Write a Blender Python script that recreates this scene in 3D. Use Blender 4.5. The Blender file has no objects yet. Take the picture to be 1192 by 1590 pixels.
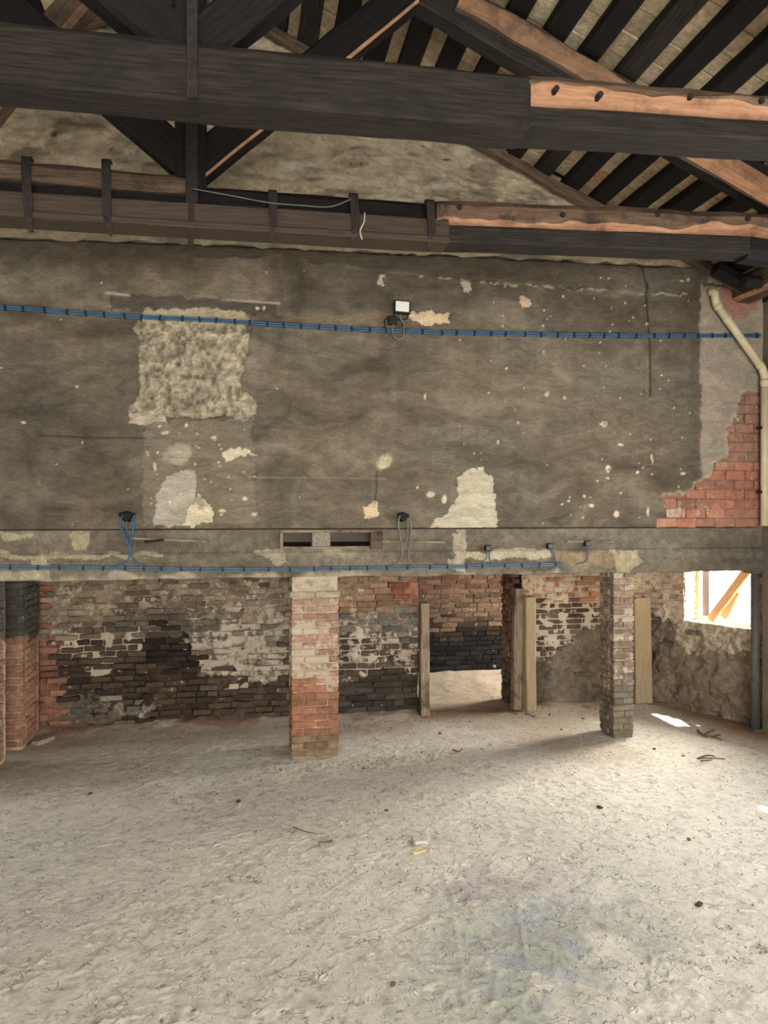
import bpy, bmesh, math, random
import numpy as np
from mathutils import Vector, Matrix, noise as mnoise

# ------------------------------------------------------------------ camera
TH = math.radians(10.0); EYE = 2.4; FPX = 1194.0
SC = bpy.context.scene
COL = SC.collection
cam = bpy.data.cameras.new('camera')
cam.sensor_fit = 'VERTICAL'; cam.sensor_height = 24.0; cam.lens = FPX / 1590.0 * 24.0
cam.clip_start = 0.05; cam.clip_end = 200
camo = bpy.data.objects.new('camera', cam); COL.objects.link(camo)
camo.location = (0, 0, EYE); camo.rotation_euler = (math.pi / 2, 0, -TH)
SC.camera = camo

# ------------------------------------------------------------------ world, sun, daylight openings, exposure
SC.view_settings.view_transform = 'Standard'
SC.view_settings.look = 'None'
SC.view_settings.gamma = 1.0
SC.view_settings.use_curve_mapping = False
SC.view_settings.exposure = 0.0
SC.cycles.max_bounces = 8
SC.cycles.diffuse_bounces = 5
SC.cycles.use_denoising = True

W = bpy.data.worlds.new('sky'); SC.world = W; W.use_nodes = True
bgn = W.node_tree.nodes['Background']
bgn.inputs[0].default_value = (0.86, 0.93, 1.0, 1)
bgn.inputs[1].default_value = 4.0

def area(name, loc, direction, sx, sy, power, col=(1, 1, 1)):
    l = bpy.data.lights.new(name, 'AREA'); l.shape = 'RECTANGLE'
    l.size = sx; l.size_y = sy; l.energy = power; l.color = col
    o = bpy.data.objects.new(name, l); COL.objects.link(o)
    o.location = loc
    o.rotation_euler = Vector(direction).to_track_quat('-Z', 'Y').to_euler()
    return o

sun = bpy.data.lights.new('sun', 'SUN'); sun.energy = 14.0; sun.angle = math.radians(0.6); sun.color = (1.0, 0.93, 0.8)
suno = bpy.data.objects.new('sun', sun); COL.objects.link(suno)
suno.location = (12, 9, 20)
suno.rotation_euler = Vector((-0.45, -0.10, -1.08)).to_track_quat('-Z', 'Y').to_euler()

# daylight in the openings of the hall: the great rear doorway, the side windows, the store room, the small window
area('daylight_rear_doorway', (0.4, -6.9, 2.1), (0, 1, -0.16), 6.6, 3.9, 1080, (1.0, 0.975, 0.935))
area('daylight_side_window', (5.75, 1.5, 2.0), (-1, 0.25, -0.12), 2.0, 2.2, 120, (1.0, 0.975, 0.94))
area('daylight_side_window', (5.75, 4.9, 2.0), (-1, 0.15, -0.12), 1.4, 2.2, 80, (1.0, 0.975, 0.94))
area('daylight_left_window', (-7.1, 2.0, 2.0), (1, 0.2, -0.05), 2.0, 2.2, 110, (1.0, 0.97, 0.93))
area('daylight_store_window', (5.9, 10.4, 1.7), (-1, 0, -0.35), 1.1, 1.3, 260, (1.0, 0.93, 0.8))
area('daylight_small_window', (6.2, 8.75, 1.75), (-0.91, -0.416, -0.35), 1.0, 0.8, 480, (1.0, 0.94, 0.84))

# ------------------------------------------------------------------ survey helpers (photo measurement -> place)
CT, ST = math.cos(TH), math.sin(TH)
def ray(x, y):
    u = (x - 596.0) / FPX; v = (795.0 - y) / FPX
    return (u * CT + ST, -u * ST + CT, v)
def P(x, y, Y):
    r = ray(x, y); s = Y / r[1]
    return Vector((r[0] * s, Y, EYE + r[2] * s))
def F(x, y, Z=0.0):
    r = ray(x, y); s = (Z - EYE) / r[2]
    return Vector((r[0] * s, r[1] * s, Z))
def PR(X, Y, Z):
    zc = X * ST + Y * CT; xc = X * CT - Y * ST
    zc = np.maximum(zc, 0.2)
    return 596.0 + FPX * xc / zc, 795.0 - FPX * (Z - EYE) / zc

def lin1(v):
    v = v / 255.0
    return v / 12.92 if v <= 0.04045 else ((v + 0.055) / 1.055) ** 2.4
def lin(c):
    return np.array([lin1(x) for x in c[:3]])
def L4(c, a=1.0):
    t = lin(c); return (t[0], t[1], t[2], a)

# numpy value noise
_rs = np.random.RandomState(7)
TAB = _rs.rand(16, 256, 256)
def vn(x, y, s=0):
    xi = np.floor(x).astype(np.int64); yi = np.floor(y).astype(np.int64)
    tx = x - xi; ty = y - yi
    tx = tx * tx * (3 - 2 * tx); ty = ty * ty * (3 - 2 * ty)
    T = TAB[s % 16]
    a = T[xi & 255, yi & 255]; b = T[(xi + 1) & 255, yi & 255]
    c = T[xi & 255, (yi + 1) & 255]; d = T[(xi + 1) & 255, (yi + 1) & 255]
    return (a * (1 - tx) + b * tx) * (1 - ty) + (c * (1 - tx) + d * tx) * ty
def fbm(x, y, o=4, s=0, g=0.5):
    r = 0; a = 1.0; t = 0
    for k in range(o):
        r = r + a * vn(x * 2 ** k + 17.3 * k, y * 2 ** k + 5.1 * k, s + k); t += a; a *= g
    return np.clip((r / t - .5) * 1.75 + .5, 0, 1)
def sstep(a, b, x):
    t = np.clip((x - a) / (b - a), 0, 1); return t * t * (3 - 2 * t)
def inpoly(px, py, pts):
    ins = np.zeros(px.shape, bool); n = len(pts)
    for i in range(n):
        x1, y1 = pts[i]; x2, y2 = pts[(i + 1) % n]
        if y1 == y2: continue
        c = ((y1 > py) != (y2 > py)) & (px < (x2 - x1) * (py - y1) / (y2 - y1) + x1)
        ins ^= c
    return ins
def segdist(px, py, pts):
    d = np.full(px.shape, 1e9)
    for (x1, y1), (x2, y2) in zip(pts[:-1], pts[1:]):
        dx, dy = x2 - x1, y2 - y1; l2 = dx * dx + dy * dy + 1e-9
        t = np.clip(((px - x1) * dx + (py - y1) * dy) / l2, 0, 1)
        d = np.minimum(d, np.hypot(px - x1 - t * dx, py - y1 - t * dy))
    return d

# ------------------------------------------------------------------ object helpers
def link(o, parent=None):
    COL.objects.link(o)
    if parent is not None: o.parent = parent
    return o
def tag(o, label=None, cat=None, group=None, kind=None):
    if label: o['label'] = label
    if cat: o['category'] = cat
    if group: o['group'] = group
    if kind: o['kind'] = kind
    return o
def empty(name, loc=(0, 0, 0)):
    o = bpy.data.objects.new(name, None); COL.objects.link(o); o.location = loc
    o.empty_display_size = 0.1
    return o
def mesh_obj(name, verts, faces, mats, parent=None, midx=None, smooth=False, uvs=None):
    off = Vector(parent.location) if parent is not None else Vector((0, 0, 0))
    me = bpy.data.meshes.new(name)
    me.from_pydata([tuple(Vector(v) - off) for v in verts], [], faces)
    if not isinstance(mats, (list, tuple)): mats = [mats]
    for m in mats: me.materials.append(m)
    if midx is not None: me.polygons.foreach_set('material_index', midx)
    if smooth: me.polygons.foreach_set('use_smooth', [True] * len(me.polygons))
    if uvs is not None:
        ul = me.uv_layers.new(name='UVMap')
        ul.data.foreach_set('uv', [c for f in uvs for p in f for c in p])
    me.update()
    return link(bpy.data.objects.new(name, me), parent)
def grid_obj(name, X, Y, Z, col, mat, parent=None, keep=None, flip=False, smooth=True):
    n, m = X.shape
    off = np.array(parent.location) if parent is not None else np.zeros(3)
    V = np.stack([X - off[0], Y - off[1], Z - off[2]], -1).reshape(-1, 3).astype(np.float32)
    idx = np.arange(n * m).reshape(n, m)
    q = np.stack([idx[:-1, :-1], idx[1:, :-1], idx[1:, 1:], idx[:-1, 1:]], -1)
    if flip: q = q[..., ::-1]
    q = q[keep] if keep is not None else q.reshape(-1, 4)
    q = q.reshape(-1, 4).astype(np.int32)
    used = np.zeros(n * m, bool); used[q.ravel()] = True
    remap = np.cumsum(used) - 1
    V = V[used]; q = remap[q].astype(np.int32)
    me = bpy.data.meshes.new(name)
    me.vertices.add(len(V)); me.vertices.foreach_set('co', V.ravel())
    me.loops.add(q.size); me.loops.foreach_set('vertex_index', q.ravel())
    me.polygons.add(len(q))
    me.polygons.foreach_set('loop_start', np.arange(0, q.size, 4, dtype=np.int32))
    me.polygons.foreach_set('use_smooth', np.full(len(q), smooth))
    me.update(calc_edges=True)
    if col is not None:
        a = me.color_attributes.new('Col', 'FLOAT_COLOR', 'POINT')
        c = np.ones((n, m, 4), np.float32); c[..., :col.shape[-1]] = col
        a.data.foreach_set('color', c.reshape(-1, 4)[used].ravel())
    me.materials.append(mat); me.validate()
    return link(bpy.data.objects.new(name, me), parent)
def box_geo(lo, hi):
    x0, y0, z0 = lo; x1, y1, z1 = hi
    v = [(x0, y0, z0), (x1, y0, z0), (x1, y1, z0), (x0, y1, z0), (x0, y0, z1), (x1, y0, z1), (x1, y1, z1), (x0, y1, z1)]
    f = [(3, 2, 1, 0), (4, 5, 6, 7), (0, 1, 5, 4), (1, 2, 6, 5), (2, 3, 7, 6), (3, 0, 4, 7)]
    return v, f
def box(name, lo, hi, mat, parent=None, bevel=0.0):
    v, f = box_geo(lo, hi)
    o = mesh_obj(name, v, f, mat, parent)
    if bevel > 0:
        bm = bmesh.new(); bm.from_mesh(o.data)
        bmesh.ops.bevel(bm, geom=bm.edges[:], offset=bevel, segments=2, affect='EDGES', profile=0.6)
        bm.to_mesh(o.data); bm.free()
    return o
def smooth_path(pts, n=6):
    pts = [Vector(p) for p in pts]; out = []
    for i in range(len(pts) - 1):
        p0 = pts[max(i - 1, 0)]; p1 = pts[i]; p2 = pts[i + 1]; p3 = pts[min(i + 2, len(pts) - 1)]
        for k in range(n):
            t = k / n
            out.append(0.5 * ((2 * p1) + (-p0 + p2) * t + (2 * p0 - 5 * p1 + 4 * p2 - p3) * t * t + (-p0 + 3 * p1 - 3 * p2 + p3) * t ** 3))
    out.append(pts[-1]); return out
def tube_geo(pts, r, sides=8):
    V, Fc = [], []; pts = [Vector(p) for p in pts]; prev = None
    for i, p in enumerate(pts):
        t = (pts[min(i + 1, len(pts) - 1)] - pts[max(i - 1, 0)]).normalized()
        if prev is None:
            a = Vector((0, 0, 1)) if abs(t.z) < 0.9 else Vector((1, 0, 0))
            u = t.cross(a).normalized()
        else:
            u = (prev - t * prev.dot(t)).normalized()
        prev = u; w = t.cross(u)
        rr = r(i / (len(pts) - 1)) if callable(r) else r
        for k in range(sides):
            a = 2 * math.pi * k / sides
            V.append(p + (u * math.cos(a) + w * math.sin(a)) * rr)
    n = len(pts)
    for i in range(n - 1):
        for k in range(sides):
            k2 = (k + 1) % sides
            Fc.append((i * sides + k, i * sides + k2, (i + 1) * sides + k2, (i + 1) * sides + k))
    Fc.append(tuple(reversed(range(sides)))); Fc.append(tuple(range((n - 1) * sides, n * sides)))
    return V, Fc
def tube(name, pts, r, mat, parent=None, sides=8, smooth=True):
    V, Fc = tube_geo(pts, r, sides)
    return mesh_obj(name, V, Fc, mat, parent, smooth=smooth)
def join_geo(parts):
    V, Fc = [], []
    for v, f in parts:
        b = len(V); V += list(v); Fc += [tuple(i + b for i in q) for q in f]
    return V, Fc

def timber(name, a, b, w, h, mats, parent=None, cham=(0.02, 0.02, 0.02, 0.02), seed=0, rough=0.006, nseg=None, raw=(), up=(0, 0, 1), wany=0.0, wavy=0.0):
    """hewn beam from a to b; a, b on the middle of its top face; w sideways, h down.
    cham = chamfer at bottom-left, bottom-right, top-right, top-left; raw = face numbers of material 1
    faces: 0 bottom, 1 bottom-right chamfer, 2 right, 3 top-right, 4 top, 5 top-left, 6 left, 7 bottom-left chamfer"""
    a = Vector(a); b = Vector(b); t = (b - a); Ln = t.length; t.normalize()
    side = t.cross(Vector(up)).normalized(); dn = -(side.cross(t)).normalized()
    rnd = random.Random(seed)
    nseg = nseg or max(2, int(Ln / (0.07 if wavy else 0.16)))
    bl, br, tr, tl = cham
    hw = w / 2
    sec = [(-hw + bl, h), (hw - br, h), (hw, h - br), (hw, tr), (hw - tr, 0), (-hw + tl, 0), (-hw, tl), (-hw, h - bl)]
    V = []; per = [0]
    for k in range(8):
        p, q = sec[k], sec[(k + 1) % 8]; per.append(per[-1] + math.hypot(p[0] - q[0], p[1] - q[1]))
    for i in range(nseg + 1):
        s = i / nseg
        c = a + t * (Ln * s)
        if wavy:
            q = br * max(.25, 1 + wavy * (mnoise.noise(Vector((s * Ln * 2.3, seed * 4.1, 1))) + .6 * mnoise.noise(Vector((s * Ln * 7.0, seed * 4.1, 5)))))
            sec[1] = (hw - q * .8, h); sec[2] = (hw, h - q)
        for k, (x, y) in enumerate(sec):
            nv = mnoise.noise_vector(Vector((s * Ln * 1.7 + seed * 3.1, k * 2.3, seed * 1.7)))
            nv2 = mnoise.noise_vector(Vector((s * Ln * 6.0 + seed * 3.1, k * 5.3, seed * 0.7)))
            wv = wany * mnoise.noise(Vector((s * Ln * 1.1, seed * 9.1, 0)))
            V.append(c + side * (x + nv.x * rough + nv2.x * rough * 0.5) + dn * (y + (nv.y + nv2.y * 0.5) * rough + wv))
    Fc, mi, uv = [], [], []
    for i in range(nseg):
        for k in range(8):
            k2 = (k + 1) % 8
            Fc.append((i * 8 + k, i * 8 + k2, (i + 1) * 8 + k2, (i + 1) * 8 + k))
            mi.append(1 if k in raw else 0)
            u0, u1 = Ln * i / nseg + seed * 1.3, Ln * (i + 1) / nseg + seed * 1.3
            uv.append([(u0, per[k]), (u0, per[k + 1]), (u1, per[k + 1]), (u1, per[k])])
    for base, rev in ((0, True), (nseg * 8, False)):
        q = list(range(base, base + 8));
        if rev: q.reverse()
        Fc.append(tuple(q)); mi.append(0); uv.append([(0.01 * j + seed, 0.1 * j) for j in range(8)])
    return mesh_obj(name, V, Fc, mats, parent, midx=mi, uvs=uv)

# ------------------------------------------------------------------ materials
def newmat(name):
    m = bpy.data.materials.new(name); m.use_nodes = True
    nt = m.node_tree; b = nt.nodes['Principled BSDF']
    b.inputs['Specular IOR Level'].default_value = 0.25
    return m, nt, b
def nd(nt, t, **kw):
    n = nt.nodes.new(t)
    for k, v in kw.items():
        if k.startswith('i_'):
            n.inputs[k[2:].replace('_', ' ')].default_value = v
        else: setattr(n, k, v)
    return n
def mixc(nt, fac, a, b, mode='MIX'):
    n = nt.nodes.new('ShaderNodeMix'); n.data_type = 'RGBA'; n.blend_type = mode
    def put(sock, v):
        if hasattr(v, 'links'): nt.links.new(v, sock)
        elif isinstance(v, (int, float)): sock.default_value = v
        else: sock.default_value = v
    put(n.inputs['Factor'], fac); put(n.inputs['A'], a); put(n.inputs['B'], b)
    return n.outputs['Result']
def noise(nt, vec, scale, detail=4, rough=0.55):
    n = nd(nt, 'ShaderNodeTexNoise'); n.inputs['Scale'].default_value = scale
    n.inputs['Detail'].default_value = detail; n.inputs['Roughness'].default_value = rough
    if vec is not None: nt.links.new(vec, n.inputs['Vector'])
    return n.outputs['Fac']
def mrange(nt, v, a, b, c, d, smooth=False):
    n = nd(nt, 'ShaderNodeMapRange'); n.clamp = True
    if smooth: n.interpolation_type = 'SMOOTHSTEP'
    nt.links.new(v, n.inputs['Value'])
    for k, x in zip(('From Min', 'From Max', 'To Min', 'To Max'), (a, b, c, d)):
        if hasattr(x, 'links'): nt.links.new(x, n.inputs[k])
        else: n.inputs[k].default_value = x
    return n.outputs['Result']
def math_(nt, op, a, b=0.0):
    n = nd(nt, 'ShaderNodeMath', operation=op)
    for i, v in enumerate((a, b)):
        if hasattr(v, 'links'): nt.links.new(v, n.inputs[i])
        else: n.inputs[i].default_value = v
    return n.outputs[0]
def bump(nt, b, h, strength=0.5, dist=0.01):
    n = nd(nt, 'ShaderNodeBump'); n.inputs['Strength'].default_value = strength; n.inputs['Distance'].default_value = dist
    nt.links.new(h, n.inputs['Height']); nt.links.new(n.outputs[0], b.inputs['Normal'])
def grey(nt, v):
    c = nd(nt, 'ShaderNodeCombineColor')
    for i in range(3): nt.links.new(v, c.inputs[i])
    return c.outputs[0]
def pos(nt): return nd(nt, 'ShaderNodeNewGeometry').outputs['Position']

def mat_plain(name, rgb, rough=0.7, var=0.25, scale=12, bumpd=0.003, metal=0.0, spec=0.25):
    m, nt, b = newmat(name); p = pos(nt)
    f = mrange(nt, noise(nt, p, scale, 5), 0.3, 0.7, 1 - var, 1 + var)
    nt.links.new(mixc(nt, 1.0, L4(rgb), grey(nt, f), 'MULTIPLY'), b.inputs['Base Color'])
    b.inputs['Roughness'].default_value = rough; b.inputs['Metallic'].default_value = metal
    b.inputs['Specular IOR Level'].default_value = spec
    if bumpd: bump(nt, b, noise(nt, p, scale * 4, 4), 0.5, bumpd)
    return m
def mat_attr(name, var=0.22, s1=14, s2=70, bumpd=0.004, rough=0.9, bs=60):
    m, nt, b = newmat(name); p = pos(nt)
    a = nd(nt, 'ShaderNodeAttribute', attribute_name='Col')
    f1 = mrange(nt, noise(nt, p, s1, 6, 0.65), 0.3, 0.7, 1 - var, 1 + var)
    f2 = mrange(nt, noise(nt, p, s2, 3, 0.6), 0.3, 0.7, 1 - var * 0.7, 1 + var * 0.7)
    c = mixc(nt, 1.0, a.outputs['Color'], grey(nt, math_(nt, 'MULTIPLY', f1, f2)), 'MULTIPLY')
    nt.links.new(c, b.inputs['Base Color']); b.inputs['Roughness'].default_value = rough
    b.inputs['Specular IOR Level'].default_value = 0.12
    bump(nt, b, noise(nt, p, bs, 6, 0.7), 0.7, bumpd)
    return m
def mat_masonry(name, source):
    """bricks ('OBJECT': each brick carries its own clay colour, alpha = limewash left on it) or the mortar bed ('ATTR')"""
    m, nt, b = newmat(name); p = pos(nt)
    if source == 'OBJECT':
        oi = nd(nt, 'ShaderNodeObjectInfo'); c0, w = oi.outputs['Color'], oi.outputs['Alpha']
    else:
        a = nd(nt, 'ShaderNodeAttribute', attribute_name='Col'); c0, w = a.outputs['Color'], a.outputs['Alpha']
    f = math_(nt, 'MULTIPLY', mrange(nt, noise(nt, p, 16, 5, 0.7), 0.3, 0.7, 0.68, 1.32), mrange(nt, noise(nt, p, 75, 3, 0.6), 0.3, 0.7, 0.82, 1.18))
    c = mixc(nt, 1.0, c0, grey(nt, f), 'MULTIPLY')
    n = mrange(nt, noise(nt, p, 11, 7, 0.72), 0.30, 0.70, 0.0, 1.0)
    d = math_(nt, 'SUBTRACT', w, n)
    k = mrange(nt, d, -0.08, 0.12, 0.0, 1.0, True)
    wc = mixc(nt, noise(nt, p, 5, 4), L4((166, 150, 128)), L4((206, 193, 170)))
    c = mixc(nt, math_(nt, 'MULTIPLY', k, 0.88), c, wc)
    nt.links.new(c, b.inputs['Base Color']); b.inputs['Roughness'].default_value = 0.92
    b.inputs['Specular IOR Level'].default_value = 0.12
    hn = math_(nt, 'ADD', noise(nt, p, 45, 6, 0.7), math_(nt, 'MULTIPLY', k, 0.25))
    bump(nt, b, hn, 0.8, 0.008)
    return m
def mat_wood(name, c1, c2, rough=0.8, streak=26.0, dirt=None, spec=0.2):
    m, nt, b = newmat(name)
    uv = nd(nt, 'ShaderNodeUVMap')
    mp = nd(nt, 'ShaderNodeMapping'); mp.inputs['Scale'].default_value = (1.6, streak, 1)
    nt.links.new(uv.outputs[0], mp.inputs[0])
    g = noise(nt, mp.outputs[0], 2.2, 6, 0.65)
    k = mrange(nt, g, 0.32, 0.68, 0, 1)
    c = mixc(nt, k, L4(c1), L4(c2))
    p = pos(nt)
    if dirt:
        d = mrange(nt, noise(nt, p, 3.5, 5, 0.7), 0.5, 0.66, 0, 1)
        c = mixc(nt, d, c, L4(dirt))
    nt.links.new(c, b.inputs['Base Color']); b.inputs['Roughness'].default_value = rough
    b.inputs['Specular IOR Level'].default_value = spec
    bump(nt, b, math_(nt, 'ADD', g, noise(nt, p, 35, 4)), 0.6, 0.008)
    return m

def mat_render():
    """old trowelled render: wispy sweeps, scratches and warm/cool drift over the mapped patches"""
    m, nt, b = newmat('grimy_render'); p = pos(nt)
    a = nd(nt, 'ShaderNodeAttribute', attribute_name='Col')
    mp = nd(nt, 'ShaderNodeMapping'); mp.inputs['Scale'].default_value = (1.0, 1.0, 2.6); mp.inputs['Rotation'].default_value = (0, .12, 0); nt.links.new(p, mp.inputs[0])
    n1 = nd(nt, 'ShaderNodeTexNoise'); nt.links.new(mp.outputs[0], n1.inputs['Vector'])
    for k, v in (('Scale', 3.2), ('Detail', 9), ('Roughness', .68), ('Distortion', 1.4)): n1.inputs[k].default_value = v
    f1 = mrange(nt, n1.outputs['Fac'], 0.28, 0.72, 0.68, 1.32)
    mp2 = nd(nt, 'ShaderNodeMapping'); mp2.inputs['Scale'].default_value = (1.0, 1.0, 5.0); nt.links.new(p, mp2.inputs[0])
    f2 = mrange(nt, noise(nt, mp2.outputs[0], 17, 5, .7), 0.3, 0.7, 0.80, 1.20)
    f3 = mrange(nt, noise(nt, p, 70, 3, .6), 0.3, 0.7, 0.86, 1.14)
    f = math_(nt, 'MULTIPLY', math_(nt, 'MULTIPLY', f1, f2), f3)
    tint = mixc(nt, mrange(nt, noise(nt, p, 1.9, 4, .6), .36, .64, 0, 1), (1.05, 1.0, .94, 1), (.98, 1.0, 1.0, 1))
    c = mixc(nt, 1.0, mixc(nt, 1.0, a.outputs['Color'], grey(nt, f), 'MULTIPLY'), tint, 'MULTIPLY')
    sc = mrange(nt, noise(nt, mp2.outputs[0], 9, 8, .75), .66, .74, 0, .45)
    c = mixc(nt, sc, c, L4((158, 146, 124)))
    nt.links.new(c, b.inputs['Base Color']); b.inputs['Roughness'].default_value = .92; b.inputs['Specular IOR Level'].default_value = .12
    bump(nt, b, math_(nt, 'ADD', n1.outputs['Fac'], noise(nt, p, 55, 6, .7)), .8, .006)
    return m
def mat_floor():
    """dusty earth: fine grain and the thin curved edges left by shoe soles"""
    m, nt, b = newmat('dusty_earth'); p = pos(nt)
    a = nd(nt, 'ShaderNodeAttribute', attribute_name='Col')
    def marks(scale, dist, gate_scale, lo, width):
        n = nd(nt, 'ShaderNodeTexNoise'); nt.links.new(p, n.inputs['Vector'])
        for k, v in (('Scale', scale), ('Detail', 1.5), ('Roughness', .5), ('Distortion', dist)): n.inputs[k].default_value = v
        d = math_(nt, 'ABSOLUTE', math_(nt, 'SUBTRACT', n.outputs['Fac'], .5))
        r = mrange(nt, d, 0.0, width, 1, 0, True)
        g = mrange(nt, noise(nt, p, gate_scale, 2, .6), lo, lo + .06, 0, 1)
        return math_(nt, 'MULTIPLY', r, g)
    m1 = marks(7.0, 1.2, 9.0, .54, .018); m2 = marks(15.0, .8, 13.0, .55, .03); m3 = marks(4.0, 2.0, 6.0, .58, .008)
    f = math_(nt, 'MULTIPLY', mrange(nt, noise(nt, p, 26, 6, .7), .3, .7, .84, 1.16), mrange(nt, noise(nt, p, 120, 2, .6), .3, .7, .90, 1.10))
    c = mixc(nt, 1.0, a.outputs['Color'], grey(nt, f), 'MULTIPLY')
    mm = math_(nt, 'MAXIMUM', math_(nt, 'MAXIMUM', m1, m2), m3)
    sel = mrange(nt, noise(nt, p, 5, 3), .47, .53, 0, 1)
    c = mixc(nt, math_(nt, 'MULTIPLY', mm, .6), c, mixc(nt, sel, L4((126, 114, 100)), L4((226, 219, 207))))  # shadow lines and lit rims of the sole marks painted into the earth
    nt.links.new(c, b.inputs['Base Color']); b.inputs['Roughness'].default_value = .97; b.inputs['Specular IOR Level'].default_value = .08
    h = math_(nt, 'ADD', math_(nt, 'MULTIPLY', noise(nt, p, 40, 6, .72), .8), mm)
    bump(nt, b, h, .9, .011)
    return m
M_PLASTER = mat_render()
M_GABLE = mat_attr('rough_gable_plaster', var=0.26, s1=10, s2=60, bumpd=0.014, bs=26)
M_CONC = mat_attr('old_concrete', var=0.3, s1=12, s2=60, bumpd=0.005)
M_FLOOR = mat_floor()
M_BRICK = mat_masonry('brick_clay', 'OBJECT')
M_CORE = mat_masonry('mortar_bed', 'ATTR')
M_DARKWOOD = mat_wood('smoked_timber', (26, 23, 20), (60, 53, 46), dirt=(36, 32, 28))
M_BLACKWOOD = mat_wood('blackened_timber', (18, 16, 16), (38, 33, 31))
M_BROWNWOOD = mat_wood('brown_timber', (70, 56, 46), (118, 98, 80), dirt=(60, 51, 45))
M_RAWLIT = mat_wood('raw_timber_warm_lit', (148, 104, 76), (192, 146, 112), dirt=(124, 90, 68), streak=14)  # raw cut wood; the orange also holds warm light bounced onto undersides
M_SUNWOOD = mat_wood('window_lit_plank', (206, 150, 104), (230, 184, 140), streak=14)  # lighter copy of the raw timber, window glow put into its colour
M_TAN = mat_wood('tan_timber', (108, 82, 62), (150, 114, 86), dirt=(84, 66, 54), streak=14)
M_DULLBROWN = mat_wood('dull_brown_timber', (56, 46, 39), (84, 71, 60), streak=40)
M_HEWN = mat_wood('hewn_timber', (86, 68, 54), (132, 106, 84), dirt=(66, 54, 45), streak=16)
M_BOARD = mat_wood('pale_board', (146, 126, 98), (176, 156, 124), streak=30)
M_GREYWOOD = mat_wood('weathered_board', (112, 98, 80), (168, 150, 124), dirt=(90, 76, 62))
M_TILE = None
M_IRON = mat_plain('rusty_iron', (52, 44, 41), 0.75, 0.35, 25, 0.003, 0.3)
M_STEEL = mat_plain('grey_steel', (92, 88, 84), 0.6, 0.2, 14, 0.002, 0.2)
M_BLUE = mat_plain('blue_cable', (60, 92, 120), 0.5, 0.2, 9, 0)
M_PALEBLUE = mat_plain('dusty_blue_cable', (86, 104, 118), 0.6, 0.2, 9, 0)
M_BLACK = mat_plain('black_plastic', (26, 25, 28), 0.5, 0.2, 9, 0)
M_GREYCABLE = mat_plain('grey_cable', (112, 108, 98), 0.6, 0.2, 9, 0)
M_PVC = mat_plain('cream_pipe', (206, 192, 158), 0.45, 0.12, 8, 0.001)
M_LEDP = mat_plain('lamp_glass', (228, 226, 212), 0.3, 0.04, 8, 0)
M_STONE = mat_plain('stone_chip', (140, 129, 115), 0.9, 0.3, 40, 0.004)
M_BRICKBIT = mat_plain('brick_bit', (120, 92, 76), 0.9, 0.3, 40, 0.004)
M_WALLPLAIN = mat_plain('plain_plaster', (118, 108, 94), 0.95, 0.2, 4, 0.006)
M_SLABDARK = mat_plain('dark_soffit', (92, 82, 72), 0.95, 0.2, 4, 0.006)
M_CREAM = mat_plain('cream_frame', (214, 202, 172), 0.7, 0.15, 12, 0.002)
M_STICK = mat_plain('twig', (104, 88, 70), 0.9, 0.3, 30, 0.002)
M_YELLOW = mat_plain('yellow_chip', (214, 200, 138), 0.8, 0.1, 30, 0.001)
M_PALE = mat_plain('pale_chip', (202, 194, 182), 0.9, 0.1, 30, 0.001)
def _tile():
    m, nt, b = newmat('roof_tile_clay'); p = pos(nt)
    oi = nd(nt, 'ShaderNodeObjectInfo')
    r = noise(nt, p, 2.3, 3)
    c = mixc(nt, mrange(nt, r, 0.35, 0.65, 0, 1), L4((236, 214, 176)), L4((196, 174, 142)))
    c = mixc(nt, 1.0, c, grey(nt, mrange(nt, oi.outputs['Random'], 0, 1, .78, 1.15)), 'MULTIPLY')
    rr = mrange(nt, oi.outputs['Random'], 0.84, 0.98, 0, 0.8)
    c = mixc(nt, rr, c, L4((196, 138, 100)))
    f = mrange(nt, noise(nt, p, 22, 5, 0.7), 0.3, 0.7, 0.6, 1.3)
    c = mixc(nt, 1.0, c, grey(nt, f), 'MULTIPLY')
    nt.links.new(c, b.inputs['Base Color']); b.inputs['Roughness'].default_value = 0.95
    bump(nt, b, noise(nt, p, 40, 5), 0.6, 0.006)
    return m
M_TILE = _tile()

# ------------------------------------------------------------------ brick library
BRK = []
def make_bricks():
    rnd = random.Random(3)
    for v in range(9):
        bm = bmesh.new(); bmesh.ops.create_cube(bm, size=1.0)
        for q in bm.verts:
            q.co = Vector((q.co.x * 0.225, q.co.y * 0.10, q.co.z * 0.06))
            q.co += Vector((rnd.uniform(-.006, .006), rnd.uniform(-.006, .006), rnd.uniform(-.0045, .0045)))
        bmesh.ops.bevel(bm, geom=bm.edges[:], offset=rnd.uniform(.005, .009), segments=1, affect='EDGES')
        me = bpy.data.meshes.new('brick'); bm.to_mesh(me); bm.free(); me.materials.append(M_BRICK)
        BRK.append(me)
make_bricks()
RB = random.Random(11)
def put_brick(parent, c, length, height, rotz, color, name='brick', tilt=0.0):
    o = bpy.data.objects.new(name, RB.choice(BRK)); COL.objects.link(o)
    off = Vector(parent.location)
    o.parent = parent; o.location = Vector(c) - off
    o.rotation_euler = (0, tilt, rotz + (math.pi if RB.random() < .5 else 0))
    o.scale = (length / 0.225, 1.0, height / 0.06)
    lum = .3 * color[0] + .59 * color[1] + .11 * color[2]
    o.color = tuple((v * .7 + lum * .3) * .92 * k for v, k in zip(color[:3], (1.0, 1.05, .96))) + (color[3],)
    return o

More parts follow.
